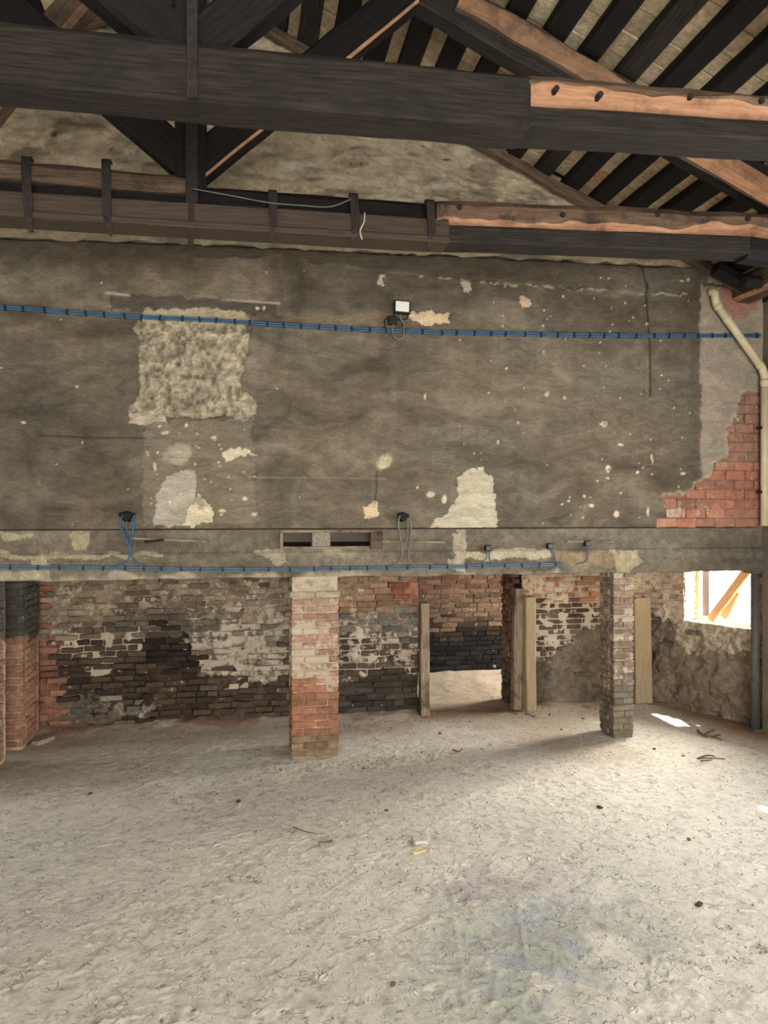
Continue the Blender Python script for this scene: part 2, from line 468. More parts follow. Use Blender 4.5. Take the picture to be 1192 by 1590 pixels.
def eval_zones(px, py, X, Z, zones, base, warp=6.0, seed=0):
    """base/zones: (polygon, brick rgb, mortar rgb, limewash on bricks, limewash on mortar, share of bricks lost)"""
    wx = px + (fbm(X * 7 + 3, Z * 7, 4, seed) - .5) * 2 * warp * 1.6
    wy = py + (fbm(X * 7 + 31, Z * 7 + 9, 4, seed + 3) - .5) * 2 * warp * 1.6
    sh = px.shape
    cb = np.empty(sh + (3,)); cb[:] = lin(base[0]); cm = np.empty(sh + (3,)); cm[:] = lin(base[1])
    wb = np.full(sh, base[2]); wm = np.full(sh, base[3]); sk = np.full(sh, base[4])
    for z in zones:
        k = inpoly(wx, wy, z[0])
        cb[k] = lin(z[1]); cm[k] = lin(z[2]); wb[k] = z[3]; wm[k] = z[4]; sk[k] = z[5]
    return cb, cm, wb, wm, sk

def brick_field(parent, o, d, nrm, s0, s1, z0, z1, BL, hc, zones, base, proud=0.008, rough=0.007, seed=0, keep=None, joint=0.012, lump=None, warp=6):
    rnd = random.Random(seed); d = Vector(d); nrm = Vector(nrm); o = Vector(o)
    rot = math.atan2(d.y, d.x); n = int(round((z1 - z0) / hc)); hc = (z1 - z0) / n; cnt = 0
    items = []
    for r in range(n):
        zc = z0 + (r + .5) * hc
        s = s0 - (BL * .5 if r % 2 else 0.0) - rnd.uniform(0, .03)
        while s < s1 - .02:
            l = BL * rnd.uniform(.9, 1.1) * (0.52 if rnd.random() < .16 else 1)
            a, b = max(s, s0), min(s + l, s1)
            s += l
            if b - a < .05: continue
            items.append(((a + b) / 2, zc + rnd.uniform(-.004, .004), b - a - joint, hc - joint + rnd.uniform(-.004, .003)))
    S = np.array([i[0] for i in items]); Zc = np.array([i[1] for i in items])
    Xw = o.x + d.x * S; Yw = o.y + d.y * S
    px, py = PR(Xw, Yw, Zc)
    cb, cm, wb, wm, sk = eval_zones(px, py, S, Zc, zones, base, warp, seed)
    for i, (s, z, l, h) in enumerate(items):
        if rnd.random() < sk[i]: continue
        if keep and not keep(s, z): continue
        pr = proud + rnd.uniform(-rough, rough)
        if lump is not None: pr += float(lump(np.array([s]), np.array([z]))[0])
        c = o + d * s + nrm * (pr - .05); c.z = z
        v = rnd.uniform(.62, 1.42); hue = rnd.uniform(-.1, .1)
        col = cb[i] * v * np.array([1 + hue * .6, 1, 1 - hue])
        put_brick(parent, c, l, h, rot, (col[0], col[1], col[2], min(1, max(0, wb[i] + rnd.uniform(-.22, .22)))), tilt=rnd.uniform(-.012, .012))
        cnt += 1
    return cnt

def core_wall(name, o, d, nrm, s0, s1, z0, z1, step, zones, base, amp=0.018, seed=0, parent=None, keep=None, lump=None, warp=6):
    o = Vector(o); d = Vector(d); nrm = Vector(nrm)
    s = np.linspace(s0, s1, int((s1 - s0) / step) + 2); z = np.linspace(z0, z1, int((z1 - z0) / step) + 2)
    S, Z = np.meshgrid(s, z, indexing='ij')
    h = (fbm(S * 9, Z * 9, 5, seed) - .5) * amp * 1.6 + (fbm(S * 3, Z * 3, 3, seed + 5) - .5) * amp - .004
    if lump is not None: h = h + lump(S, Z)
    X = o.x + d.x * S; Y = o.y + d.y * S
    px, py = PR(X, Y, Z)
    cb, cm, wb, wm, sk = eval_zones(px, py, S, Z, zones, base, warp, seed)
    cm = cm * (0.8 + 0.4 * fbm(S * 14, Z * 14, 3, seed + 2))[..., None]
    col = np.concatenate([cm, wm[..., None]], -1)
    # normal orientation
    fl = (d.cross(Vector((0, 0, 1)))).dot(nrm) < 0
    kp = None
    if keep is not None: kp = keep((S[:-1, :-1] + S[1:, 1:]) / 2, (Z[:-1, :-1] + Z[1:, 1:]) / 2)
    return grid_obj(name, X + nrm.x * h, Y + nrm.y * h, Z, col, M_CORE, parent, keep=kp, flip=fl)

# ================================================================== STRUCTURE
YW = 7.60           # face of the rendered wall and of the concrete beam
YB = 9.10           # face of the brick wall under the beam
ZB0, ZB1, ZB2 = 1.755, 2.0, 2.228
RX, RZ, RS = -0.5, 7.36, 0.44
def zroof(X): return RZ - RS * abs(X - RX)

# ---------------------------------------------------------------- floor
def build_floor():
    xs = np.concatenate([np.linspace(-7.4, -2.5, 40), np.linspace(-2.49, 5.6, 640), np.linspace(5.65, 6.4, 6)])
    ys = np.concatenate([np.linspace(-7.4, 3.1, 60), np.linspace(3.15, 6.2, 262), np.linspace(6.22, 9.7, 150), np.linspace(9.73, 11.5, 50)])
    X, Y = np.meshgrid(xs, ys, indexing='ij')
    H = (fbm(X * 1.1, Y * 1.1, 3, 1) - .5) * .018 + (fbm(X * 6, Y * 6, 4, 2) - .5) * .006 + (fbm(X * 22, Y * 22, 2, 5) - .5) * .0035
    rnd = random.Random(5)
    def stamp(cx, cy, ang, L, Wd, kind):
        R = L * .75
        i0, i1 = np.searchsorted(xs, [cx - R, cx + R]); j0, j1 = np.searchsorted(ys, [cy - R, cy + R])
        if i1 - i0 < 3 or j1 - j0 < 3: return
        x = X[i0:i1, j0:j1] - cx; y = Y[i0:i1, j0:j1] - cy
        u = x * math.cos(ang) + y * math.sin(ang); v = -x * math.sin(ang) + y * math.cos(ang)
        wl = Wd * (1 - .22 * np.cos((u / L + .12) * 7.0))
        e = np.sqrt((u / (L * .5)) ** 2 + (v / (wl * .5)) ** 2)
        ins = 1 - sstep(.82, 1.0, e); rim = np.exp(-((e - 1.08) / .13) ** 2)
        gate = (vn(X[i0:i1, j0:j1] * 9, Y[i0:i1, j0:j1] * 9, 3) > .32)
        if kind == 0:
            H[i0:i1, j0:j1] += (-.0025 * ins + .003 * rim) * gate + .0018 * ins * np.sin(u * 2 * math.pi / .032)
        else:
            half = v * (1 if kind == 1 else -1) > 0
            H[i0:i1, j0:j1] += rim * .0042 * half * gate
    for k in range(900):
        cx, cy = rnd.uniform(-2, 4.8), 3.3 + 4.9 * rnd.random() ** 1.3
        stamp(cx, cy, rnd.uniform(0, 6.3), rnd.uniform(.20, .30), rnd.uniform(.09, .12), 0 if rnd.random() < .4 else rnd.choice((1, 2)))
    for k in range(2200):
        cx, cy = rnd.uniform(-2, 4.8), 3.3 + 5.2 * rnd.random() ** 1.2
        stamp(cx, cy, rnd.uniform(0, 6.3), rnd.uniform(.06, .14), rnd.uniform(.025, .06), rnd.choice((1, 2)))
    # a few dragged grooves
    for pts in ([F(800, 1380), F(815, 1480), F(845, 1575)], [F(700, 1370), F(712, 1480), F(725, 1588)]):
        d = segdist(X, Y, [(p.x, p.y) for p in pts]); H += .004 * np.exp(-(d / .012) ** 2)
    # rubble heaped along the wall feet
    base = sstep(.45, 0, YB - Y) * (Y < YB + .02) * ((X < 2.0) | (X > 3.3)); H += base * (.02 + .035 * fbm(X * 5, Y * 5, 3, 7))
    H -= .02; H[:, ys > 9.6] = -.015 + (fbm(X * 4, Y * 4, 3, 6)[:, ys > 9.6] - .5) * .03
    px, py = PR(X, Y, H)
    c = np.empty(X.shape + (3,)); c[:] = lin((220, 214, 199))
    g = fbm(X * .9, Y * .9, 4, 8)
    c *= (0.92 + .16 * g)[..., None]
    c *= (0.95 + .1 * fbm(X * 12, Y * 12, 3, 9))[..., None]
    def blend(mask, rgb):
        c[:] = c * (1 - mask[..., None]) + lin(rgb) * mask[..., None]
    # brown brick dust towards the walls and the left side, warm earth
    br = sstep(7.0, 9.0, Y + (g - .5) * 2.2) * .62
    blend(br, (148, 124, 100))
    lf = sstep(-.6, -2.6, X + (g - .5) * 1.5) * sstep(6.2, 7.2, Y) * .55
    blend(lf, (134, 112, 90))
    rd = np.exp(-((Y - 9.0) / .22) ** 2) * sstep(.42, .6, fbm(X * 2.3, Y * 2.3, 3, 4)) * .75
    blend(rd, (136, 88, 62))
    rr = sstep(4.9, 5.5, X) * sstep(6.8, 7.6, Y) * .8
    blend(rr, (142, 104, 74))
    # greenish and lilac mineral dust smear
    e = np.exp(-(((px - 850) / 190) ** 2 + ((py - 1490) / 120) ** 2)) * sstep(.35, .6, fbm(X * 3, Y * 3, 4, 3))
    blend(e * .8, (168, 174, 160))
    e = np.exp(-(((px - 760) / 120) ** 2 + ((py - 1400) / 70) ** 2)) * sstep(.45, .62, fbm(X * 4 + 8, Y * 4, 4, 6))
    blend(e * .75, (180, 164, 168))
    e = np.exp(-(((px - 840) / 140) ** 2 + ((py - 1480) / 90) ** 2)) * sstep(.5, .62, fbm(X * 5 + 3, Y * 5, 4, 1))
    blend(e * .85, (172, 178, 180))
    dk = sstep(.7, .86, fbm(X * 20 + 2, Y * 20, 4, 2)) * .22
    blend(dk, (120, 110, 98))
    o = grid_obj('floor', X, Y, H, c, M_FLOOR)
    tag(o, 'pale dusty earth floor covered in shoe prints', None, None, 'structure')
    return xs, ys, H
FXS, FYS, FH = build_floor()
def floor_z(x, y):
    i = min(max(int(np.searchsorted(FXS, x)), 0), len(FXS) - 1); j = min(max(int(np.searchsorted(FYS, y)), 0), len(FYS) - 1)
    return float(FH[i, j])

# ---------------------------------------------------------------- rendered wall above the beam
LEDGE1 = [(-400, 356), (0, 371), (170, 376), (300, 380), (440, 388), (700, 398), (930, 409), (960, 411), (1600, 440)]
LEDGE2 = [(300, 398), (430, 399), (600, 421), (800, 440), (1000, 452), (1085, 456), (1086, 380), (1700, 380)]
BRICKZONE = [(1033, 768), (1078, 768), (1079, 752), (1104, 740), (1107, 724), (1130, 706), (1128, 664), (1148, 640), (1150, 610), (1700, 560), (1700, 830), (1033, 830)]
def lineY(pts, px): return np.interp(px, [p[0] for p in pts], [p[1] for p in pts])
def build_wall():
    xs = np.linspace(-4.2, 5.62, 900); zs = np.linspace(ZB2 + .012, 5.2, 275)
    X, Z = np.meshgrid(xs, zs, indexing='ij')
    px, py = PR(X, YW, Z)
    wx = px + (fbm(X * 8, Z * 8, 5, 1) - .5) * 16; wy = py + (fbm(X * 8 + 40, Z * 8, 5, 4) - .5) * 16
    fx = px + (fbm(X * 16, Z * 16, 4, 1) - .5) * 8; fy = py + (fbm(X * 16 + 40, Z * 16, 4, 4) - .5) * 8
    h = (fbm(X * 2.2, Z * 2.2, 4, 2) - .5) * .02 + (fbm(X * 9, Z * 9, 4, 5) - .5) * .008
    c = np.empty(X.shape + (3,)); c[:] = lin((104, 95, 81))
    sw = fbm(X * 1.3 + 1.2 * fbm(X * 1.5, Z * 1.5, 2, 4), Z * 3.0 + 2 * fbm(X * 1.1, Z * 1.1, 2, 9), 5, 6)
    c *= (0.52 + .96 * sw)[..., None]
    tr = fbm(X * 3.2 + 3 * fbm(X * .9, Z * .9, 2, 1), Z * 11 + 4 * fbm(X * 1.8, Z * 1.8, 3, 2), 4, 3)      # trowel sweeps
    c *= (0.82 + .36 * tr)[..., None]
    dr = fbm(X * 16, Z * 1.2, 3, 8); c *= (0.92 + .16 * dr)[..., None]
    def bl(mask, rgb):
        c[:] = c * (1 - mask[..., None]) + lin(rgb) * mask[..., None]
    def el(cx, cy, rx, ry, soft=.45, warp=1):
        e = np.sqrt(((wx - cx) / rx) ** 2 + ((wy - cy) / ry) ** 2); return 1 - sstep(1 - soft, 1, e)
    def pl(pts, fine=True):
        return inpoly(fx if fine else wx, fy if fine else wy, pts).astype(float)
    # broad tone
    bl(el(60, 620, 240, 210, .9) * .5, (76, 69, 59))
    bl(el(860, 610, 260, 190, .9) * .35, (126, 115, 99))
    bl(el(480, 620, 110, 140, .9) * .25, (84, 78, 68))
    bl(el(880, 500, 60, 60, .8) * .2, (90, 84, 74)); bl(el(1040, 580, 40, 200, .7) * .35, (92, 86, 78))
    bl(el(560, 495, 130, 22, .8) * .5, (140, 122, 98)); bl(el(740, 790, 420, 40, .8) * .3, (124, 114, 100))
    # band under the gable plaster
    l1 = lineY(LEDGE1, px); l2 = lineY(LEDGE2, px)
    up = sstep(1.5, -1.5, wy * .2 + py * .8 - l1)
    bl(up * .9, (140, 129, 109)); h -= up * .02
    mid = (1 - up) * sstep(1.5, -1.0, wy * .35 + py * .65 - l2) * ((px > 300) & (px < 1086))
    mid += (1 - up) * sstep(425, 405, wy) * (px <= 300)
    bl(mid * .7, (80, 73, 63)); h += mid * .03
    edge = np.exp(-((wy * .3 + py * .7 - l2 - 3) / 1.8) ** 2) * ((px > 430) & (px < 1085)) * sstep(.5, .65, fbm(X * 14, Z * 14, 4, 2))
    bl(np.clip(edge * 1.2 * (px > 640), 0, 1) * .8, (178, 166, 144))
    crk_shade = np.exp(-((wy * .35 + py * .65 - l2 - 1) / 1.5) ** 2) * ((px > 300) & (px < 1085)) * sstep(.3, .45, fbm(X * 2, Z, 3, 12)); bl(np.clip(crk_shade, 0, 1) * .75, (44, 40, 35))  # crack line with the lower ledge's undershadow painted into it
    crk_shade = np.exp(-((py - l1 - 2) / 1.6) ** 2) * sstep(.4, .55, fbm(X * 3, Z, 3, 11)); bl(np.clip(crk_shade, 0, 1) * .8, (40, 36, 32))  # dark line painted as the shade under the upper ledge
    lo = el(1000, 430, 130, 36, .6); bl(lo * .5, (120, 112, 100))
    # dark board outline painted on the wall
    bl(pl([(170, 456), (428, 469), (428, 491), (345, 486), (172, 482)]) * .75, (72, 66, 58))
    bl(np.exp(-(segdist(px, py, [(165, 455), (200, 459)]) / 1.8) ** 2), (172, 164, 148))
    bl(np.exp(-(segdist(px, py, [(352, 465), (434, 471)]) / 1.6) ** 2) * .9, (168, 160, 142))
    # hacked-out rough patch
    rp = pl([(208, 505), (214, 499), (390, 500), (388, 545), (377, 568), (378, 606), (396, 622), (395, 642), (383, 652), (352, 647), (300, 651), (250, 644), (200, 641), (206, 628), (219, 610), (215, 560), (216, 530)])
    tp = pl([(222, 480), (345, 478), (382, 486), (388, 502), (222, 502)]); lp = pl([(200, 641), (255, 640), (258, 657), (203, 660)])
    rg = fbm(X * 21, Z * 17, 5, 9, .66)
    bl(rp, (176, 163, 137)); c *= (1 - rp * (.45 - .9 * (rg - .3)))[..., None].clip(.35, 1.35)
    h += rp * (-.03 + (rg - .5) * .058)
    bl(tp * (1 - rp), (166, 152, 126)); h -= .008 * tp * (1 - rp); bl(lp, (172, 160, 138))
    h += .012 * np.exp(-(segdist(fx, fy, [(208, 505), (214, 560), (218, 610), (203, 640)]) / 4) ** 2)
    # lighter scraped zone below it and its flakes
    z1 = pl([(222, 655), (392, 650), (392, 690), (405, 815), (222, 820)], False) * .45; bl(z1, (140, 128, 108))
    for e, rgb, a in (((275, 706, 26, 20, .4), (164, 156, 138), .8), ((594, 720, 17, 13, .5), (182, 170, 146), .9)):
        bl(el(*e) * a, rgb)
    bl(pl([(236, 817), (248, 752), (262, 738), (304, 731), (306, 772), (286, 817)]) * .85, (172, 165, 150))
    for poly, rgb in (([(284, 817), (300, 781), (311, 766), (331, 786), (329, 808), (300, 820)], (206, 192, 164)),
                      ([(344, 706), (352, 697), (374, 693), (398, 706), (372, 707), (352, 719)], (202, 190, 162)),
                      ([(566, 789), (576, 780), (587, 785), (588, 801), (575, 808), (566, 805)], (206, 182, 152)),
                      ([(662, 822), (690, 797), (710, 768), (714, 740), (730, 727), (754, 727), (766, 748), (771, 790), (771, 822)], (188, 178, 154)),
                      ([(628, 486), (660, 481), (698, 490), (696, 507), (650, 503)], (204, 180, 146)),
                      ([(590, 428), (598, 428), (596, 443), (586, 440)], (196, 184, 160)), ([(805, 462), (822, 462), (822, 474), (812, 478)], (190, 160, 132)),
                      ([(715, 438), (734, 438), (734, 452), (716, 450)], (170, 160, 140))):
        k = pl(poly); bl(k * .92, rgb); h += k * .006
        ed = pl([(sum(q[0] for q in poly) / len(poly) + (q[0] - sum(w[0] for w in poly) / len(poly)) * 1.1, sum(q[1] for q in poly) / len(poly) + (q[1] - sum(w[1] for w in poly) / len(poly)) * 1.1) for q in poly]) - k
        bl(np.clip(ed, 0, 1) * .25, (70, 64, 55))
    c *= (1 - .35 * pl([(305, 770), (316, 770), (318, 786), (308, 790)]))[..., None]
    # nicks and flecks
    rnd = random.Random(21)
    fl = [(938, 658, 6, 5), (963, 691, 7, 2), (945, 728, 5, 6), (1012, 713, 1.8, 10), (918, 785, 4, 3), (957, 798, 4, 5), (1005, 795, 2, 9), (850, 612, 4, 4), (400, 478, 2.5, 2.5), (409, 478, 2.5, 2.5), (660, 615, 2, 6),
          (240, 725, 3, 8), (310, 795, 5, 4), (345, 793, 7, 3), (380, 775, 4, 3), (395, 798, 6, 3), (290, 660, 3, 5), (255, 672, 7, 2), (332, 680, 5, 2), (1060, 735, 4, 2), (668, 768, 9, 5), (690, 775, 5, 7)]
    for k in range(150):
        a = rnd.random()
        if a < .55: q = (rnd.uniform(700, 1070), rnd.uniform(425, 815))
        elif a < .75: q = (rnd.uniform(225, 400), rnd.uniform(655, 815))
        else: q = (rnd.uniform(-200, 1070), rnd.uniform(400, 815))
        r = rnd.uniform(.4, 1.5) * (1.0 if rnd.random() < .85 else 1.7)
        fl.append((q[0], q[1], r * rnd.uniform(.7, 1.6), r * rnd.uniform(.6, 1.5)))
    for (cx, cy, rx, ry) in fl:
        rx *= .8; ry *= .8
        i = (np.abs(px - cx) < rx * 2 + 6) & (np.abs(py - cy) < ry * 2 + 6)
        if not i.any(): continue
        e = np.sqrt(((px[i] + (fx[i] - px[i]) * .4 - cx) / (rx + .6)) ** 2 + ((py[i] + (fy[i] - py[i]) * .4 - cy) / (ry + .6)) ** 2)
        k = 1 - sstep(.6, 1.15, e); c[i] = c[i] * (1 - k[:, None] * .9) + lin((208, 194, 168)) * k[:, None] * .9; h[i] += k * .003
    for (cx, cy) in ((938, 658), (945, 729)):
        bl(np.clip(1 - np.hypot(px - cx, py - cy) / 3.2, 0, 1), (120, 84, 60))
    # cracks
    for pts, wd, dep in (([(1003, 440), (1007, 520), (1010, 614)], 1.5, .9), ([(60, 676), (150, 680), (226, 680)], 1.3, .8), ([(585, 733), (584, 760), (581, 782)], 1.2, .7), ([(990, 385), (996, 420), (1003, 455)], 1.6, .6)):
        bl(np.exp(-(segdist(px, py, pts) / wd) ** 2) * dep, (38, 34, 30))
    bl(np.exp(-(segdist(px, py, [(385, 742), (500, 741), (600, 744)]) / 1.2) ** 2) * .4, (160, 150, 132))
    # right-hand strip: newer paler plaster, pinkish near the bricks, proud of the old render
    st = inpoly(px + (wx - px) * .45, wy, [(1087, 440), (1700, 440), (1700, 830), (1087, 830)]).astype(float)
    bl(st * .9, (154, 143, 128)); bl(st * sstep(.45, .65, fbm(X * 3, Z * 3, 4, 1)) * .45, (170, 146, 130)); h += st * .012
    bl(pl([(1118, 445), (1172, 445), (1172, 478), (1150, 500), (1122, 478)]) * .9, (160, 112, 98))
    bl(pl([(1092, 408), (1128, 410), (1124, 440), (1100, 440)]) * .8, (172, 164, 144))
    bl(np.exp(-((px - 1078 + (wx - px) * .3) / 9) ** 2) * (py > 450) * (py < 765) * .5, (74, 70, 66))  # shadow beside the strip's left edge, painted onto the old render
    bz = inpoly(fx, fy, BRICKZONE).astype(float); bl(bz, (150, 108, 88)); h -= bz * .030
    be = np.exp(-(segdist(fx, fy, BRICKZONE[:9]) / 5) ** 2) * (1 - bz); bl(be * .7, (178, 162, 136))
    kp = None
    ok = Z < (np.vectorize(zroof)(xs)[:, None] + .08)
    kp = (ok[:-1, :-1] & ok[1:, 1:])
    o = grid_obj('wall_back', X, YW - h, Z, c, M_PLASTER, keep=kp)
    tag(o, 'grimy grey-brown rendered wall above the concrete beam', None, None, 'structure')
    return o
wall_back = build_wall()

def build_gable():
    xs = np.linspace(-7.1, 5.62, 640); t = np.linspace(0, 1, 150)
    top = np.array([zroof(x) + .14 for x in xs])
    X = np.repeat(xs[:, None], len(t), 1); l1x = PR(xs, YW, 4.97 + 0 * xs)[0]; yl = lineY(LEDGE1, l1x); zl = EYE + (795 - yl) / FPX * (xs * ST + YW * CT)
    bot = np.minimum(zl + (fbm(xs * 7, xs * 0 + 3, 4, 2) - .5) * .035, top - .05); Z = bot[:, None] + t[None] * (top - bot)[:, None]
    px, py = PR(X, YW, Z)
    r = fbm(X * 2.6 + fbm(X * 3, Z * 3, 3, 2), Z * 5.5, 5, 3, .58); r2 = fbm(X * 10, Z * 15, 4, 8)
    h = .015 + (r - .5) * .05 + (r2 - .5) * .022
    c = np.empty(X.shape + (3,)); c[:] = lin((170, 154, 128))
    c *= (0.74 + .52 * fbm(X * 1.2, Z * 1.8, 5, 5))[..., None]
    k = sstep(.6, .85, fbm(X * 3 + 7, Z * 7, 5, 1)) * .55; c = c * (1 - k[..., None]) + lin((86, 79, 68)) * k[..., None]
    k = sstep(.6, .9, fbm(X * 2 + 3, Z * 4 + 9, 5, 6)) * .5; c = c * (1 - k[..., None]) + lin((176, 168, 148)) * k[..., None]
    for cx, cy, rx, ry in ((85, 210, 6, 5), (173, 233, 3, 2), (547, 185, 5, 3), (560, 257, 2, 2), (692, 250, 7, 2), (545, 258, 2, 2), (655, 230, 3, 2)):
        e = 1 - sstep(.6, 1.2, np.hypot((px - cx) / rx, (py - cy) / ry)); c = c * (1 - e[..., None] * .75); h -= e * .02
    o = grid_obj('wall_gable', X, YW - .035 - h * sstep(-.05, .25, Z - bot[:, None]), Z, c, M_GABLE)
    tag(o, 'rough pale plaster gable up under the roof', None, None, 'structure')
build_gable()

def red_brick_patch():
    """hollow red bricks showing at the right end of the rendered wall: parts of that wall"""
    rnd = random.Random(9); hc = .1035; z = ZB2 + .004; r = 0
    while z < 3.75:
        s = 4.30 - (.115 if r % 2 else 0)
        while s < 5.60:
            l = .232; a = s; b = min(s + l, 5.6); s += l
            if b - a < .06: continue
            cx, cz = (a + b) / 2, z + hc / 2
            p = PR(np.array([cx, a + .03, b - .03]), YW, np.array([cz, cz, cz]))
            ins = inpoly(p[0], p[1], BRICKZONE)
            if not ins[0]: 
                if not ins[2]: continue
                a = a + .1
            cl = lin(rnd.choice([(196, 112, 78), (182, 106, 76), (172, 108, 84), (190, 122, 92), (164, 100, 78)])) * rnd.uniform(.85, 1.12)
            if cz > 3.0: cl = cl * .6 + lin((150, 122, 108)) * .4
            w = 0.05 if rnd.random() < .7 else .3
            if cx < 4.62 and r == 1: w = .5
            o = put_brick(wall_back, (( a + b) / 2, YW + .05 + rnd.uniform(-.003, .004), cz), b - a - .008, hc - .007, 0, (cl[0], cl[1], cl[2], w))
        z += hc; r += 1
red_brick_patch()

# ---------------------------------------------------------------- concrete beam with the boxed recess
def build_beam():
    root = empty('concrete_beam', (1.0, YW + .2, ZB0))
    tag(root, 'long stained concrete beam carried on the brick pillars', 'beam')
    xs = np.linspace(-4.2, 6.1, 860)
    # profile: front from top ledge to bottom, then soffit
    prof = [(0.06, ZB2)] + [(0.0, z) for z in np.linspace(ZB2, ZB1 + .012, 20)] + [(-.03, z) for z in np.linspace(ZB1, ZB0 + .012, 22)] + [(-.02, ZB0)] + [(y, ZB0) for y in np.linspace(.02, .52, 26)] + [(.52, ZB0 + .3)]
    py_ = np.array([p[0] for p in prof]); pz_ = np.array([p[1] for p in prof])
    X = np.repeat(xs[:, None], len(prof), 1); Yo = np.repeat(py_[None], len(xs), 0); Z = np.repeat(pz_[None], len(xs), 0)
    px, pyx = PR(X, YW + 0 * X, Z)
    front = (Yo < .01) & (Z < ZB2 - .001) & (Z > ZB0 + .002)
    n = fbm(X * 6, Z * 8 + Yo * 6, 5, 2)
    h = (n - .5) * .022 * np.where(front, 1, .6)
    c = np.empty(X.shape + (3,)); c[:] = lin((112, 103, 88)); c *= (0.6 + .7 * fbm(X * 2, Z * 5 + Yo * 3, 5, 6))[..., None]
    def bl(m, rgb): c[:] = c * (1 - m[..., None]) + lin(rgb) * m[..., None]
    wx = px + (fbm(X * 8, Z * 8, 4, 1) - .5) * 22; wy = pyx + (fbm(X * 8 + 40, Z * 8, 4, 4) - .5) * 9
    strip = np.exp(-((wy - 860) / 4.5) ** 2) * sstep(.42, .56, fbm(X * 1.4, Z * .5, 4, 9)); bl(np.clip(strip, 0, 1) * .85, (168, 158, 132))
    for poly, rgb in (([(0, 826), (42, 828), (40, 838), (0, 842)], (160, 150, 122)), ([(112, 824), (132, 824), (130, 852), (118, 852)], (164, 152, 122)), ([(0, 858), (262, 858), (262, 864), (0, 868)], (158, 146, 116)), ([(55, 868), (78, 866), (80, 900), (50, 900)], (168, 154, 124)),
                      ([(705, 824), (722, 824), (726, 890), (704, 890)], (170, 158, 134)), ([(725, 856), (855, 852), (855, 866), (725, 868)], (176, 166, 136)), ([(950, 852), (985, 852), (985, 890), (948, 890)], (164, 152, 122)), ([(860, 856), (950, 856), (950, 880), (860, 876)], (138, 116, 90)),
                      ([(985, 856), (1200, 850), (1200, 864), (985, 868)], (104, 97, 86)), ([(395, 853), (445, 855), (450, 875), (430, 880)], (160, 150, 126))):
        bl(inpoly(wx, wy, poly) * .8 * front, rgb)
    low = sstep(888, 896, wy + (fbm(X * 5, Z, 3, 3) - .5) * 14) * front; bl(low * .8, (164, 152, 128))
    bl(sstep(1095, 1150, px) * front * .35, (80, 76, 72))
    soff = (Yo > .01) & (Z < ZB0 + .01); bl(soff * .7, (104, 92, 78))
    # recess
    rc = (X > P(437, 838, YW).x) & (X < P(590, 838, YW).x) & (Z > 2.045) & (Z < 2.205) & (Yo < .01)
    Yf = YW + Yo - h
    Yf = np.where(rc, YW + .30, Yf); c[rc] = lin((40, 34, 34))  # inside of the slot coloured dark to paint its shade
    Zf = Z + np.where(soff, (fbm(X * 4, Yo * 6, 4, 7) - .5) * .02, 0) + np.where(np.abs(Z - ZB0) < .02, (fbm(X * 5, Z * 0, 4, 3) - .5) * .018, 0)
    o = grid_obj('beam_body', X, Yf, Zf, c, M_CONC, root)
    # upper sill board where render meets beam
    return root
beam = build_beam()

def recess_frame():
    x0, x1 = P(435, 838, YW).x, P(592, 838, YW).x
    r = empty('recess_frame', ((x0 + x1) / 2, YW, 2.03)); tag(r, 'rough timber frame boxing the dark slot in the concrete beam', 'frame')
    timber('top_rail', (x0, YW + .03, 2.225), (x1 + .01, YW + .03, 2.222), .09, .03, [M_GREYWOOD], r, cham=(.004,) * 4, seed=51, rough=.003)
    timber('bottom_rail', (x0 + .02, YW + .04, 2.062), (x1 - .02, YW + .04, 2.055), .09, .025, [M_GREYWOOD], r, cham=(.004,) * 4, seed=52, rough=.004)
    timber('end_post', (x0 + .01, YW + .03, 2.02), (x0 + .01, YW + .03, 2.20), .03, .08, [M_GREYWOOD], r, cham=(.004,) * 4, seed=53, up=(0, 1, 0), rough=.003)
    timber('end_post', (x1 - .06, YW + .03, 2.03), (x1 - .06, YW + .03, 2.20), .12, .10, [M_BROWNWOOD], r, cham=(.01,) * 4, seed=54, up=(0, 1, 0), rough=.006)
    xm = P(499, 838, YW).x
    box('divider_block', (xm - .09, YW + .02, 2.05), (xm + .09, YW + .26, 2.2), M_STONE, r, .008)
recess_frame()

